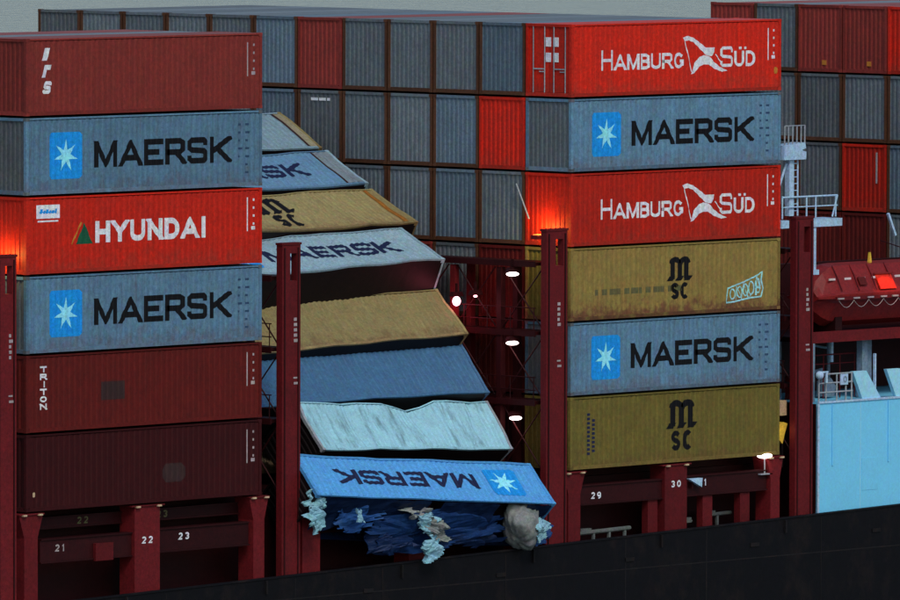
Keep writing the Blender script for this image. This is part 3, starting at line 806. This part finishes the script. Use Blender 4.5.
# spilled cargo
def sack(name, loc, sc_, seed, mt, label, parts=1):
    bm = bmesh.new(); bmesh.ops.create_icosphere(bm, subdivisions=5, radius=1)
    for v in bm.verts:
        n = v.co.normalized(); az = math.atan2(n.y, n.x)
        k = 1+.20*noise.noise(n*1.2+Vector((seed,0,0)))
        top = max(0, (n.z-.15)/.85)
        fold = .055*(.35+top)*math.sin(az*11+6*noise.noise(n*1.5+Vector((seed,0,0))))+.05*noise.noise(Vector((n.x*5,n.y*5,n.z*1.5))+Vector((seed,seed,0)))
        neck = 1-.72*top**1.3
        c = Vector((n.x*neck, n.y*neck, n.z*(1+.35*top) if n.z > 0 else math.copysign(abs(n.z)**.75, n.z)*.85))*(k+fold)
        c.x += .15*top*math.sin(seed)
        v.co = Vector((c.x*sc_[0], c.y*sc_[1], c.z*sc_[2]))
    for f in bm.faces: f.smooth = True
    me = bpy.data.meshes.new(name); bm.to_mesh(me); bm.free()
    o = obj(name, me, mt); o.location = loc; tag(o, label, 'sack')
    return o
def crumple(name, loc, sx_, sz_, seed, mt, label, group='torn sheets and wrapping spilling from the crushed container', tilt=0, amp=1.0, cat='debris'):
    """a hanging, heavily creased sheet with ragged outline and its own thickness"""
    mb = MB(); nx, nz = 26, 26; rr = random.Random(seed)
    keep = {}
    def P(u, v, s_):
        x = (u-.5)*sx_; z = (v-.5)*sz_
        a = noise.noise(Vector((u*2.2+seed, v*2.0, 0))); b = noise.noise(Vector((u*5+seed, v*4.5, 7))); c = abs(noise.noise(Vector((u*9, v*8+seed, 3))))
        return (x+.18*sx_*b, -.42*amp*(a+.6*b)-.16*amp*c+s_, z+.16*sz_*a+.06*c)
    for s_ in (0, .03):
        for j in range(nz+1):
            for i in range(nx+1): mb.v.append(P(i/nx, j/nz, s_))
    n_ = nx+1; M = n_*(nz+1)
    def inside(i, j):
        if not (0 <= i < nx and 0 <= j < nz): return False
        u, v = (i+.5)/nx*2-1, (j+.5)/nz*2-1
        an = math.atan2(v, u); r = math.hypot(u, v)
        return r < .78+.30*noise.noise(Vector((math.cos(an)*1.6+seed, math.sin(an)*1.6, 0)))+.16*noise.noise(Vector((math.cos(an)*5, math.sin(an)*5, seed)))
    for j in range(nz):
        for i in range(nx):
            if not inside(i, j): continue
            a = j*n_+i
            mb.f.append((a,a+1,a+n_+1,a+n_)); mb.f.append((M+a,M+a+n_,M+a+n_+1,M+a+1))
            for (di, dj, p, q) in ((-1,0,a+n_,a),(1,0,a+1,a+n_+1),(0,-1,a,a+1),(0,1,a+n_+1,a+n_)):
                if not inside(i+di, j+dj): mb.f.append((p, q, M+q, M+p))
    o = obj(name, mb.mesh(name), mt); o.location = loc; o.rotation_euler = (0, R(tilt), 0)
    return tag(o, label, cat, group)
crumple('torn_wrapping', (-15.0,-.9,-.30), .95, .8, 1, BAG, 'small pale scrap of wrapping highest beside the left red post', tilt=20)
crumple('torn_wrapping', (-15.05,-1.0,-1.0), .95, 1.35, 2, BAG, 'pale crumpled wrapping dangling beside the left red post, lower of two', tilt=-20)
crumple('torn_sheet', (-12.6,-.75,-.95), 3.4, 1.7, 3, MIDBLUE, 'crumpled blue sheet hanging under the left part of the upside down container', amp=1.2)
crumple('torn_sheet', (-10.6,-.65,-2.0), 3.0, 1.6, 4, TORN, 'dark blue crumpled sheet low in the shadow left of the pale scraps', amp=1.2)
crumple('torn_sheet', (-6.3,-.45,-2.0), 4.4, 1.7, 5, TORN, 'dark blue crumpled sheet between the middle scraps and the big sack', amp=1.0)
crumple('torn_wrapping', (-9.75,-1.0,-1.0), 1.7, .8, 6, BAGG, 'soiled grey scrap topmost under the middle of the upside down container', tilt=8)
crumple('torn_wrapping', (-9.25,-1.25,-1.45), 1.2, 1.0, 7, BAG, 'pale creased scrap in the middle of the spill under the container', tilt=25)
crumple('torn_wrapping', (-8.75,-1.35,-1.75), 1.5, .8, 8, BAGG, 'dull grey folded scrap lying across the pale middle scraps', tilt=32)
crumple('torn_wrapping', (-8.95,-1.3,-2.45), 1.2, 1.2, 9, BAG, 'lowest pale scrap of the spill just above the hull edge', tilt=-10)
crumple('torn_wrapping', (-13.0,-1.3,-.95), .3, .9, 10, BAG, 'thin pale sliver hanging in front of the crumpled blue sheet', tilt=-14, amp=.4)
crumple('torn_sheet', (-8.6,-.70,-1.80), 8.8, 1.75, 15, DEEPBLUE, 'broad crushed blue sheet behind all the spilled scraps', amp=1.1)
crumple('torn_sheet', (-2.2,-.5,-2.1), 1.4, 1.7, 12, MIDBLUE, 'blue sheet behind the right end of the spill by the red post', amp=.7)
sack('cargo_sack', (-3.7,-.95,-1.9), (1.02,.7,.85), 6.7, BAGG, 'large rounded greyish sack spilling at the right end of the torn container').rotation_euler = (R(10), R(48), R(20))
crumple('torn_wrapping', (-3.25,-1.55,-2.0), 1.1, 1.0, 14, BAG, 'pale flap of wrapping over the right side of the big sack', tilt=35, amp=.5)
# crushed beige container glimpsed between the left stack and the left post
fallen((-8.2,5.2,.2), 3, 0, 20, 9.0, 2.6, BEIGE, 'crushed beige container glimpsed between the left stack and the red post', dent(.22, 11), frame=BEIGE)
fallen((-3.2,6.8,.1), 0, 0, 8, 12.0, 2.8, DMAROON, 'dark maroon container buried low inside the collapsed heap', dent(.1, 12), frame=DMAROON)
fallen((-3.2,9.9,.1), 0, 0, 4, 12.0, 2.8, DMAROON, 'dark maroon container buried deepest behind the collapsed heap', dent(.1, 13), frame=DMAROON)

# ------------------------------------------------------------------ lashing bridges
def slot_post(x0, x1, ztop, y0=-.12, y1=.18, zbot=-4.15):
    mb = MB(); xa, xb = x0+.46*(x1-x0)-.02, x0+.80*(x1-x0); za, zb = ztop-1.35, ztop-.32
    mb.box(x0, xa, y0, y1, zbot, ztop); mb.box(xb, x1, y0, y1, zbot, ztop)
    mb.box(xa, xb, y0, y1, zbot, za); mb.box(xa, xb, y0, y1, zb, ztop)
    return mb
def bridge(x0, x1, ztop, label, ncol, stairs=True):
    b = empty('lashing_bridge', (x0, 0, -4.15), label, 'lashing bridge', 'red lashing bridges between container bays')
    def add(name, mb, mt):
        o = obj(name, mb.mesh(name), mt, b); o.location = (-x0, 0, 4.15); return o
    add('outer_post', slot_post(x0, x1, ztop), STEELR)
    # stiffener strip and cap
    add('post_cap', MB().box(x0-.03, x1+.03, -.15, .21, ztop+.003, ztop+.09), STEELR)
    add('post_edge', MB().box(x0+.10, x0+.16, -.15, -.121, -4.0, ztop-.1).box(x1-.16, x1-.10, -.15, -.121, -4.0, ztop-.1), STEELD)
    mk = MB(); rr = random.Random(int(abs(x0)*7))
    z = 6.6
    for i in range(5): mk.box(x0+.62, x0+.62+rr.uniform(.10,.2), -.135, -.124, z-.12, z); z -= .2
    mk.box(x0+.60, x0+.8, -.135, -.124, 4.3, 4.36); mk.box(x0+.62, x0+.84, -.135, -.124, 4.08, 4.17)
    o = add('post_marking', mk, DULLW); o['kind'] = 'stuff'
    for k in range(1, ncol+1):
        y = k*ROWP-.05
        for x in (x0+.15, x1-.1):
            add('column', MB().box(x-.13, x+.13, y-.12, y+.12, -.4, 7.9), STEELD if k % 2 else STEELR)
        for q, (za, zb) in enumerate(((.1,2.5),(2.9,5.2),(5.6,7.9))):
            add('brace', MB().bar((x0+.15, y-ROWP+.3, za), (x0+.15, y-.15, zb), .03).bar((x0+.15, y-.15, za), (x0+.15, y-ROWP+.3, zb), .03), STEELD)
    Y1 = ncol*ROWP+.2
    for zz in (2.62, 5.32, 8.02):
        add('platform', MB().box(x0+.02, x1-.02, .46, Y1, zz, zz+.14), STEELD)
        add('platform_edge', MB().box(x0-.03, x0+.02, .46, Y1, zz-.06, zz+.17), STEELD)
        if zz < 8:
            rl = MB()
            for h in (.55, 1.05): rl.bar((x0+.05, .5, zz+h), (x0+.05, Y1, zz+h), .022)
            y = .6
            while y < Y1: rl.bar((x0+.05, y, zz+.14), (x0+.05, y, zz+1.05), .022); y += 1.25
            add('handrail', rl, STEELD)
    return b
BR_A = bridge(-30.75, -29.75, 9.42, 'dark red lashing bridge post at the left edge beside the left stack', 1)
BR_B = bridge(-16.0, -15.02, 9.35, 'dark red lashing bridge post standing in front of the fallen containers', 1)
BR_C = bridge(-1.5, -.32, 9.38, 'red lashing bridge with stacked lit platforms left of the right stack', 4)
BR_D = bridge(13.0, 14.05, 9.38, 'dark red lashing bridge post between the right stack and superstructure', 1)

# lamps under the platforms
def deck_lamp(x, y, z, label, mat=LAMPE, power=7, rx=.29, rz=.085, rgb=(1,.5,.42), group='lit white lamps under the lashing bridge platforms'):
    t = empty('deck_lamp', (x, y, z+.35), label, 'lamp', group)
    obj('housing', MB().prism([(-.32,-.16),(.32,-.16),(.22,.02),(-.22,.02)], -.1, .1, 'y').mesh('housing'), STEELD, t)
    obj('bracket', MB().box(-.04,.04,-.04,.04,.02,.35).mesh('bracket'), STEELD, t)
    bm = bmesh.new(); bmesh.ops.create_uvsphere(bm, u_segments=20, v_segments=10, radius=1)
    for v in bm.verts: v.co = Vector((v.co.x*rx, v.co.y*rx*.7, v.co.z*rz))
    for f in bm.faces: f.smooth = True
    me = bpy.data.meshes.new('lamp_lens'); bm.to_mesh(me); bm.free()
    o = obj('lamp_lens', me, mat, t); o.location = (0, 0, -.16-rz)
    light(t, (-.25, -.15, -.6), power, rgb)
    return t
deck_lamp(-1.5, 1.7, 7.55, 'lit white lamp under the highest platform left of the right stack')
deck_lamp(-1.5, 1.7, 4.86, 'lit white lamp under the middle platform left of the right stack')
deck_lamp(-1.3, 1.7, 1.92, 'lit white lamp under the lowest platform beside the bottom yellow container')
deck_lamp(-1.85, 4.38, 6.5, 'round pinkish lamp shining beside the right end of the plain ochre container', LAMPP, 45, .19, .19, (1,.12,.22))
deck_lamp(-1.85, 3.36, 6.6, 'tiny dim lamp just right of the round pinkish lamp', LAMPP, 1, .09, .05, (1,.5,.55))
# lamp on a stalk under the right stack
t = empty('stalk_lamp', (11.45, .12, -.72), 'flat white lamp on a thin stalk below the bottom yellow container', 'lamp')
obj('stalk', MB().bar((0,0,0),(0,0,.62),.03).box(-.35,.35,-.12,.12,-.05,.0).mesh('stalk'), TGREY, t)
bm = bmesh.new(); bmesh.ops.create_uvsphere(bm, u_segments=20, v_segments=10, radius=1)
for v in bm.verts: v.co = Vector((v.co.x*.36, v.co.y*.25, v.co.z*.11))
me = bpy.data.meshes.new('lamp_lens'); bm.to_mesh(me); bm.free()
o = obj('lamp_lens', me, LAMPE, t); o.location = (0,0,.70)
light(t, (0,-.35,.35), 2.5, (1,.6,.45))
# orange floodlights on top of the posts, shining up the red container ends
def flood(x, y, z, label):
    t = empty('floodlight', (x, y, z), label, 'lamp', 'orange floodlights on the lashing bridge posts')
    obj('housing', MB().box(-.2,.2,-.16,.16,0,.16).mesh('housing'), STEELR, t)
    obj('lens', MB().box(-.14,.14,-.11,.11,.163,.19).mesh('lens'), LAMPO, t)
    light(t, (.2,0,.42), 62, (1,.72,.14), .04)
    return t
flood(-.62, 1.2, 9.0, 'orange floodlight glowing up the red container end behind the middle post')
flood(-29.78, 1.0, 9.0, 'orange floodlight at the left edge glowing on the red container end')

# ------------------------------------------------------------------ pedestals, beams and numbers below the stacks
def number(txt, x, z, mat=WHITEP, h=.27, y=-.0):
    q, wd = text_polys(txt, 0, 0, h, .062, gap=.42)
    me = bpy.data.meshes.new('number'); bm = bmesh.new()
    for li, p in q:
        try: bm.faces.new([bm.verts.new((a, -.0008*(li % 10), b)) for a, b in p])
        except ValueError: pass
    bm.to_mesh(me); bm.free()
    return me, wd
def pedestal(x, label, wid, ztop=-.03, num=None, nz=-.9, flare=False, nmat=WHITEP):
    t = empty('container_pedestal', (x, .3, -4.15), label, 'pedestal', 'red pedestals under the outer containers')
    if flare: pts = [(-wid*.36,0),(wid*.36,0),(wid*.36,3.2),(wid*.62,4.0),(wid*.62,4.15+ztop-.08),(-wid*.62,4.15+ztop-.08),(-wid*.62,4.0),(-wid*.36,3.2)]
    else: pts = [(-wid/2,0),(wid/2,0),(wid/2,4.15+ztop-.08),(-wid/2,4.15+ztop-.08)]
    obj('column', MB().prism(pts, -.30, .5, 'y').mesh('column'), STEELR, t)
    obj('top_plate', MB().box(-wid*.66,wid*.66,-.36,.6,4.15+ztop-.077,4.15+ztop-.03).mesh('top_plate'), STEELR, t)
    for sx in ((-1,1) if wid > .7 else (-.5,.5)):
        obj('twistlock', MB().prism([(-.09,-.09),(.09,-.09),(.09,.09),(-.09,.09)], 4.15+ztop-.06, 4.15+ztop+.0).mesh('twistlock'), TWIST, t).location = (sx*wid*.42, -.34, -.05)
    if num:
        me, wd = number(num, 0, 0); o = obj('number', me, nmat, t); o.location = (-wd/2, -.305, 4.15+nz)
    return t
def beam(x0, x1, z0, z1, label, nums=(), y=.15):
    t = empty('support_beam', ((x0+x1)/2, y, z0), label, 'beam', 'dark red beams between the pedestals'); xm = (x0+x1)/2
    obj('web', MB().box(x0-xm, x1-xm, 0, .3, .05, z1-z0-.05).mesh('web'), STEELD, t)
    obj('flange', MB().box(x0-xm, x1-xm, -.06, .36, 0, .048).mesh('flange'), STEELD, t)
    obj('flange', MB().box(x0-xm, x1-xm, -.06, .36, z1-z0-.048, z1-z0).mesh('flange'), STEELD, t)
    for (s, x, z, mt) in nums:
        me, wd = number(s, 0, 0); o = obj('number', me, mt, t); o.location = (x-xm, -.012, z-z0)
    return t
pedestal(.25, 'flared red pedestal under the left corner of the bottom yellow container', .95, flare=True)
pedestal(6.1, 'red pedestal numbered 30 under the middle of the bottom yellow container', 1.28, num='30', nz=-.98)
pedestal(11.95, 'red pedestal under the right corner of the bottom yellow container', .75, flare=True)
beam(.7, 5.44, -1.42, -.62, 'dark red beam numbered 29 left of the middle pedestal', (('29', 1.35, -1.2, WHITEP),))
beam(6.76, 11.6, -1.40, -.58, 'dark red beam numbered 31 right of the middle pedestal', (('31', 7.55, -1.02, WHITEP),))
for x, lb in ((4.95,'short dark red leg just left of pedestal 30'), (8.15,'short dark red leg nearer to pedestal 30, on its right'), (10.35,'short dark red leg nearer to the right lashing post')):
    tag(obj('support_leg', MB().box(x-.28, x+.28, .18, .5, -4.15, -1.43).mesh('support_leg'), STEELR), lb, 'leg', 'short legs under the beams')
pedestal(-28.9, 'flared red pedestal under the left corner of the lowest maroon container', .95, flare=True)
pedestal(-22.95, 'red pedestal numbered 22 under the middle of the lowest maroon container', 1.3, num='22', nz=-1.50)
pedestal(-17.1, 'red pedestal under the right corner of the lowest maroon container', .8, flare=True)
beam(-28.3, -23.62, -1.95, -1.05, 'dark red beam numbered 21 at the bottom left', (('21', -27.55, -1.55, DULLW), ))
beam(-22.28, -17.5, -1.90, -1.0, 'dark red beam numbered 23 at the bottom left', (('23', -21.2, -1.48, WHITEP), ))
beam(-28.3, -23.62, -.75, -.30, 'upper dark beam with a faded 22 under the lowest maroon container', (('22', -25.9, -.65, MUDP),), y=.7)
beam(-22.28, -17.5, -.75, -.30, 'upper dark beam with a faded 23 under the lowest maroon container', (('23', -21.8, -.65, MUDP),), y=.7)
tag(obj('deck_box', MB().box(-25.6, -24.7, .0, .14, -2.0, -1.35).mesh('deck_box'), STEELR), 'small red box on the beam right of number 21', 'box')
pedestal(-14.3, 'red pedestal under the left end of the heap beside the red post', .95)
pedestal(-8.4, 'red pedestal hidden in shadow under the middle of the heap', 1.2)
pedestal(-2.5, 'red pedestal under the right end of the heap', .8)
beam(-13.7, -9.1, -1.7, -.9, 'dark red beam under the left half of the heap', y=.5)
beam(-7.7, -2.95, -1.6, -.8, 'dark red beam under the right half of the heap', y=.5)
# horn like floodlight by number 31
t = empty('horn_lamp', (7.05, -.02, -.78), 'white cone shaped lamp beside the number 31', 'lamp')
obj('reflector', MB().prism([(-.05,-.04),(.42,-.26),(.46,.10),(-.35,.10)], -.12, .06, 'y').mesh('reflector'), TWHITE, t)
obj('bracket', MB().box(-.03,.03,0,.2,-.3,-.05).mesh('bracket'), STEELD, t)

# ------------------------------------------------------------------ superstructure side right of the last post
sp = empty('superstructure', (22, 0, -4.15), 'superstructure side wall with blue light in its white paint at the right edge', 'superstructure')
def S(name, mb, mt):
    o = obj(name, mb.mesh(name), mt, sp); o.location = (-22, 0, 4.15); return o
S('side_wall', MB().prism([(14.47,-2.62),(30,-2.3),(30,1.92),(14.47,1.92)], -.05, 6.0, 'y'), SBLUELIT)
S('edge_strip', MB().box(14.40,14.50,-.10,-.051,-2.6,1.9), TWHITE)
S('top_edge', MB().box(14.47,30,-.10,.0,1.92,2.0), TWHITE)
S('gap_dark_plate', MB().box(14.42,14.465,.06,6.0,-4.1,1.9), STEELD)  # dark sheet added over the pale end face to darken the gap
S('access_panel', MB().box(17.1,18.1,-.062,-.051,-1.7,-.4), SBLUELIT)
S('deckhouse_wall', MB().box(14.6,29.8,5.0,5.3,1.95,7.2), STEELD)
S('front_wall', MB().box(14.5,14.8,6.01,32,-4.1,5.2), STEELD)
S('deckhouse_front', MB().box(14.75,15.0,2.6,5.0,1.95,4.3), DARKM)
for x in (17.6, 20): S('window_recess', MB().box(x,x+.4,4.985,4.999,3.1,3.6), DARKM)
S('upper_deck', MB().box(14.2,29.8,.6,5.0,4.35,4.55), STEELD)
S('deck_edge', MB().box(14.2,29.8,.5,.6,4.3,4.75), STEELR)
for i, x in enumerate((16.55, 18.6, 20.7)):
    S('slanted_bracket', MB().prism([(x,3.12),(x+.82,3.12),(x+1.75,1.93),(x+.62,1.93)], -.05, .12, 'y'), SPALE)
S('pillar', MB().box(18.3,18.62,1.0,1.3,1.95,4.3), BGREY)
S('pillar', MB().box(18.85,19.1,1.2,1.4,1.95,4.3), BGREY)
S('thin_post', MB().box(17.08,17.22,1.6,1.7,3.4,4.3), TWHITE)
S('thin_post', MB().box(14.55,14.75,.4,.6,1.95,4.3), BGREY)
S('thin_post', MB().box(18.28,18.36,.3,.4,2.0,3.75), TWHITE)
rl = MB()
for z in (2.35,2.72,3.08): rl.bar((14.5,-.02,z),(16.55,-.02,z),.035)
for x in (14.52,14.95,15.6,16.15,16.5): rl.bar((x,-.02,1.95),(x,-.02,3.1),.035)
S('handrail', rl, TGREY)
rl = MB(); rl.bar((14.5,1.5,3.72),(18.5,1.5,3.72),.03).bar((14.5,1.5,3.35),(18.5,1.5,3.35),.02)
for x in (14.6,15.5,16.5,17.5,18.4): rl.bar((x,1.5,1.95),(x,1.5,3.72),.025)
S('handrail', rl, STEELR)
_ = 0
for (a, b, r) in (((14.9,2.4,4.3),(14.9,2.4,1.95),.05),((16.1,2.6,4.2),(17.9,2.6,3.9),.05),((15.4,1.9,2.9),(16.9,1.9,3.1),.07),((17.6,2.2,2.0),(17.6,2.2,4.3),.07),((16.2,3.0,2.0),(16.2,3.0,4.3),.06)):
    S('pipe', MB().bar(a, b, r, 8), BGREY)
S('locker', MB().box(15.2,15.8,1.9,2.4,1.96,2.9), STEELR); S('winch', MB().prism([(16.9,2.0),(17.4,2.0),(17.5,2.4),(17.2,2.75),(16.9,2.6)], 1.7, 2.2, 'y'), BGREY)
for x in (17.0, 19.9, 22.5): S('plate_seam', MB().box(x, x+.03, -.058, -.051, -2.5, 1.9), SPALE)
for x in (15.3, 18.7): S('drain_pipe', MB().bar((x,-.09,1.85),(x,-.09,-.6),.03), SBLUELIT)
o = S('notice_board', MB().box(15.75,16.2,-.10,-.06,2.62,3.05), TWHITE)
me, wd = number('0', 0, 0); q = obj('lettering', me, BGREY, o); q.location = (15.90, -.105, 2.70)
t = empty('round_lamp', (14.42, -.15, 2.95), 'round white lamp head on the rail beside the right red post', 'lamp')
bm = bmesh.new(); bmesh.ops.create_uvsphere(bm, u_segments=16, v_segments=10, radius=.17); me = bpy.data.meshes.new('lamp_head'); bm.to_mesh(me); bm.free()
obj('lamp_head', me, TWHITE, t).location = (0,0,.12)
obj('bracket', MB().box(-.04,.5,-.03,.03,.2,.27).box(.36,.46,-.03,.03,-.2,.2).mesh('bracket'), TWHITE, t)

# white ladder tower above the right post
lt = empty('ladder_tower', (13.2, .2, 9.47), 'white ladder tower with railed platform above the right red post', 'ladder')
def T(name, mb, mt=TWHITE):
    o = obj(name, mb.mesh(name), mt, lt); o.location = (-13.2, -.2, -9.47); return o
T('mast', MB().box(12.78,13.05,.05,.3,9.5,12.1))
ld = MB().bar((13.32,.1,9.5),(13.32,.1,12.0),.035).bar((12.42,.1,9.5),(12.42,.1,10.3),.03)
for i in range(9): ld.bar((13.05,.1,9.7+.27*i),(13.32,.1,9.7+.27*i),.02)
T('ladder', ld)
T('crow_platform', MB().prism([(12.3,11.75),(13.6,11.75),(13.62,12.05),(13.35,12.12),(13.6,12.2),(13.55,12.42),(12.3,12.32)], -.1, .6, 'y'))
rl = MB()
for x in (12.42,12.65,12.9,13.15,13.4,13.62): rl.bar((x,.0,12.3),(x,.0,13.1),.032)
rl.bar((12.42,0,13.1),(13.62,0,13.1),.025)
T('cage', rl, TGREY)
T('diagonal', MB().bar((12.15,.2,10.3),(12.75,.2,11.6),.05), TWHITE)
T('platform_plate', MB().box(14.1,15.85,-.05,1.0,9.02,9.33))
T('platform_plate', MB().box(12.22,12.66,-.05,1.0,9.02,9.33))
rl = MB().bar((12.3,.0,10.25),(15.6,.0,10.25),.04).bar((12.3,.0,9.85),(15.6,.0,9.85),.028)
for x in (12.3,13.75,14.3,15.5): rl.bar((x,0,9.4),(x,0,10.25),.035)
rl.bar((15.3,.0,9.4),(15.6,.0,10.25),.035)
T('handrail', rl, TWHITE)
T('hanging_post', MB().box(14.2,14.34,.0,.1,7.2,9.0).box(14.15,14.5,-.02,.12,7.1,7.3))
# small side platform fixture
tag(obj('gangway_arm', MB().beam((20.4,1.5,9.3),(20.85,1.5,8.4),.1,.1).mesh('gangway_arm'), TWHITE), 'thin white slanted arm at the right edge above the lifeboat', 'davit arm')

# lifeboat
lb = empty('lifeboat', (19.6, 1.2, 4.9), 'covered red lifeboat with rows of white dashes and one panel painted as lamplit', 'lifeboat')
def hull_sec(x):                       # x from 0 (left end) to 9.4
    u = min(1, (x/1.3)) if x < 1.3 else (1 if x < 8.1 else max(0, (9.4-x)/1.3))
    return .35+.65*math.sin(u*math.pi/2)
sec = [(-.95,.95),(-1.25,1.15),(-1.28,1.32),(-1.12,1.42),(-.82,2.02),(-.58,2.42),(0,2.5),(.58,2.42),(.82,2.02),(1.12,1.42),(1.28,1.32),(1.25,1.15),(.95,.95),(.5,.22),(0,0),(-.5,.22)]
def loft(idx, xs):
    mb = MB(); n = len(idx)
    for x in xs:
        k = hull_sec(x)
        for i in idx:
            y, z = sec[i]; mb.v.append((x-4.7, y*(.55+.45*k), 1.15+(z-1.15)*k))
    for a in range(len(xs)-1):
        for i in range(n-1):
            q = a*n+i; mb.f.append((q,q+1,q+n+1,q+n))
    return mb
xs = [0,.25,.6,1.0,1.4]+[1.4+i*.75 for i in range(1,9)]+[8.0,8.4,8.8,9.15,9.4]
def capped(mb, n, m_):
    mb.f.append(tuple(range(n))[::-1]); mb.f.append(tuple((m_-1)*n+i for i in range(n))); return mb
o = obj('canopy', capped(loft(list(range(2,11)), xs), 9, len(xs)).mesh('canopy'), BOAT, lb); o.scale = (1.0, .95, 1.02)
o = obj('boat_hull', capped(loft([10,11,12,13,14,15,0,1,2], xs), 9, len(xs)).mesh('boat_hull'), BOAT, lb); o.scale = (1.0, .95, 1.02)
for i in range(8):
    x = -3.6+1.05*i
    obj('canopy_seam', MB().prism([(-1.12,1.46),(-.80,2.06),(-.56,2.46),(-.55,2.50),(-.83,2.09),(-1.15,1.47)], x, x+.035, 'x').mesh('canopy_seam'), STEELR, lb)
gl = MB()
for i in range(9):
    for k in range(6):
        a, b = k/6, (k+1)/6; x = -4.0+.9*i
        gl.bar((x+.9*a, -1.33, 1.10-.28*math.sin(math.pi*a)), (x+.9*b, -1.33, 1.10-.28*math.sin(math.pi*b)), .012, 4)
obj('grab_line', gl.mesh('grab_line'), DULLW, lb)
for x in (-2.4, .9): obj('hatch', MB().prism([(-1.02,1.66),(-.86,1.96),(-.90,1.99),(-1.07,1.68)], x, x+.42, 'x').mesh('hatch'), MAROON, lb)
obj('rubbing_strake', MB().box(-4.1,4.1,-1.30,-1.23,1.12,1.26).mesh('rubbing_strake'), STEELR, lb)
for i, x in enumerate((15.7,16.65,17.5,18.3,19.0,19.7,20.5,21.4)):
    x -= 19.6
    obj('upper_strip', MB().box(x-.19, x+.19, -.865, -.83, 1.90, 1.985).mesh('upper_strip'), BOATW, lb)
    obj('lower_strip', MB().box(x-.17, x+.17, -1.37, -1.31, 1.16, 1.22).mesh('lower_strip'), DULLW, lb)
pn = MB().prism([(-1.12,1.45),(-.80,2.03),(-.84,2.06),(-1.17,1.48)], -1.28, -.32, 'x')
obj('bright_panel', pn.mesh('bright_panel'), BOATLIT, lb)
obj('panel_frame', MB().box(-1.38,-.22,-.9,-.84,2.06,2.12).mesh('panel_frame'), BOAT, lb)
for x in (-3.2, 3.0): obj('cradle', MB().box(x-.2,x+.2,-.6,.6,-.35,.4).mesh('cradle'), STEELD, lb)
t = empty('boat_light', (18.8, -.9, 7.9), 'small floodlight hung over the lamplit lifeboat panel', 'lamp')
obj('housing', MB().box(-.1,.1,-.08,.08,0,.1).bar((0,0,.1),(0,1.4,.4),.02).mesh('housing'), STEELD, t)
l = bpy.data.lights.new('lamp_light', 'SPOT'); l.energy = 110; l.color = (1,.35,.25); l.spot_size = R(58); l.spot_blend = .3; l.shadow_soft_size = .05
o = bpy.data.objects.new('lamp_light', l); col.objects.link(o); o.parent = t; o.location = (0,0,-.03); o.rotation_euler = Vector((0,-.42,1)).to_track_quat('Z','Y').to_euler()
tag(obj('orange_marker', MB().prism([(-.08,0),(.08,0),(.02,.42),(-.02,.42)],-.05,.05,'y').mesh('orange_marker'), YEL), 'small yellow cone shaped fitting on top of the lifeboat', 'fitting').location = (18.6,.9,7.4)

# things glimpsed between the right stack and the right post
t = empty('yellow_hose_cover', (12.78, .55, .62), 'bright yellow covered fitting between bottom yellow container and red post', 'fitting')
obj('cover', MB().prism([(-.25,0),(.05,-.25),(.2,.2),(.35,.55),(.1,.62),(-.1,.55),(-.3,.35)], -.15, .15, 'y').mesh('cover'), YEL, t)
obj('stand', MB().box(-.12,.0,-.05,.05,-1.2,-.1).box(.12,.2,-.05,.05,-1.2,-.1).mesh('stand'), DARKM, t)
light(t, (-.1,-.5,.3), 2.0, (1,.8,.4))
tag(obj('beige_locker', MB().box(12.72,13.12,.45,.75,1.5,2.1).mesh('beige_locker'), BEIGE), 'beige locker between the right stack and red post above yellow fitting', 'locker')
# debris clinging beside the left post
tag(obj('bent_plate', MB().prism([(-15.0,1.6),(-14.4,1.1),(-13.8,.25),(-14.5,-.1),(-15.0,.5)], .3, .36, 'y').mesh('bent_plate'), BGREY), 'bent blue grey plate between the left post and the dented white container', 'debris')
tag(obj('rope_bundle', MB().bar((-14.9,.2,.4),(-13.9,.1,-.6),.05).bar((-14.8,.2,-.2),(-14.1,.1,-.9),.06).bar((-15.0,.1,-.5),(-14.0,.1,-.1),.04).mesh('rope_bundle'), TGREY), 'bent pale bars sticking out beside the left post', 'debris')

tag(obj('lashing_rod', MB().bar((-.2, 2.75, 11.1), (-.2, 2.05, 9.75), .03).mesh('lashing_rod'), TGREY), 'thin pale lashing rod slanting left of the glowing red container end', 'lashing rod')
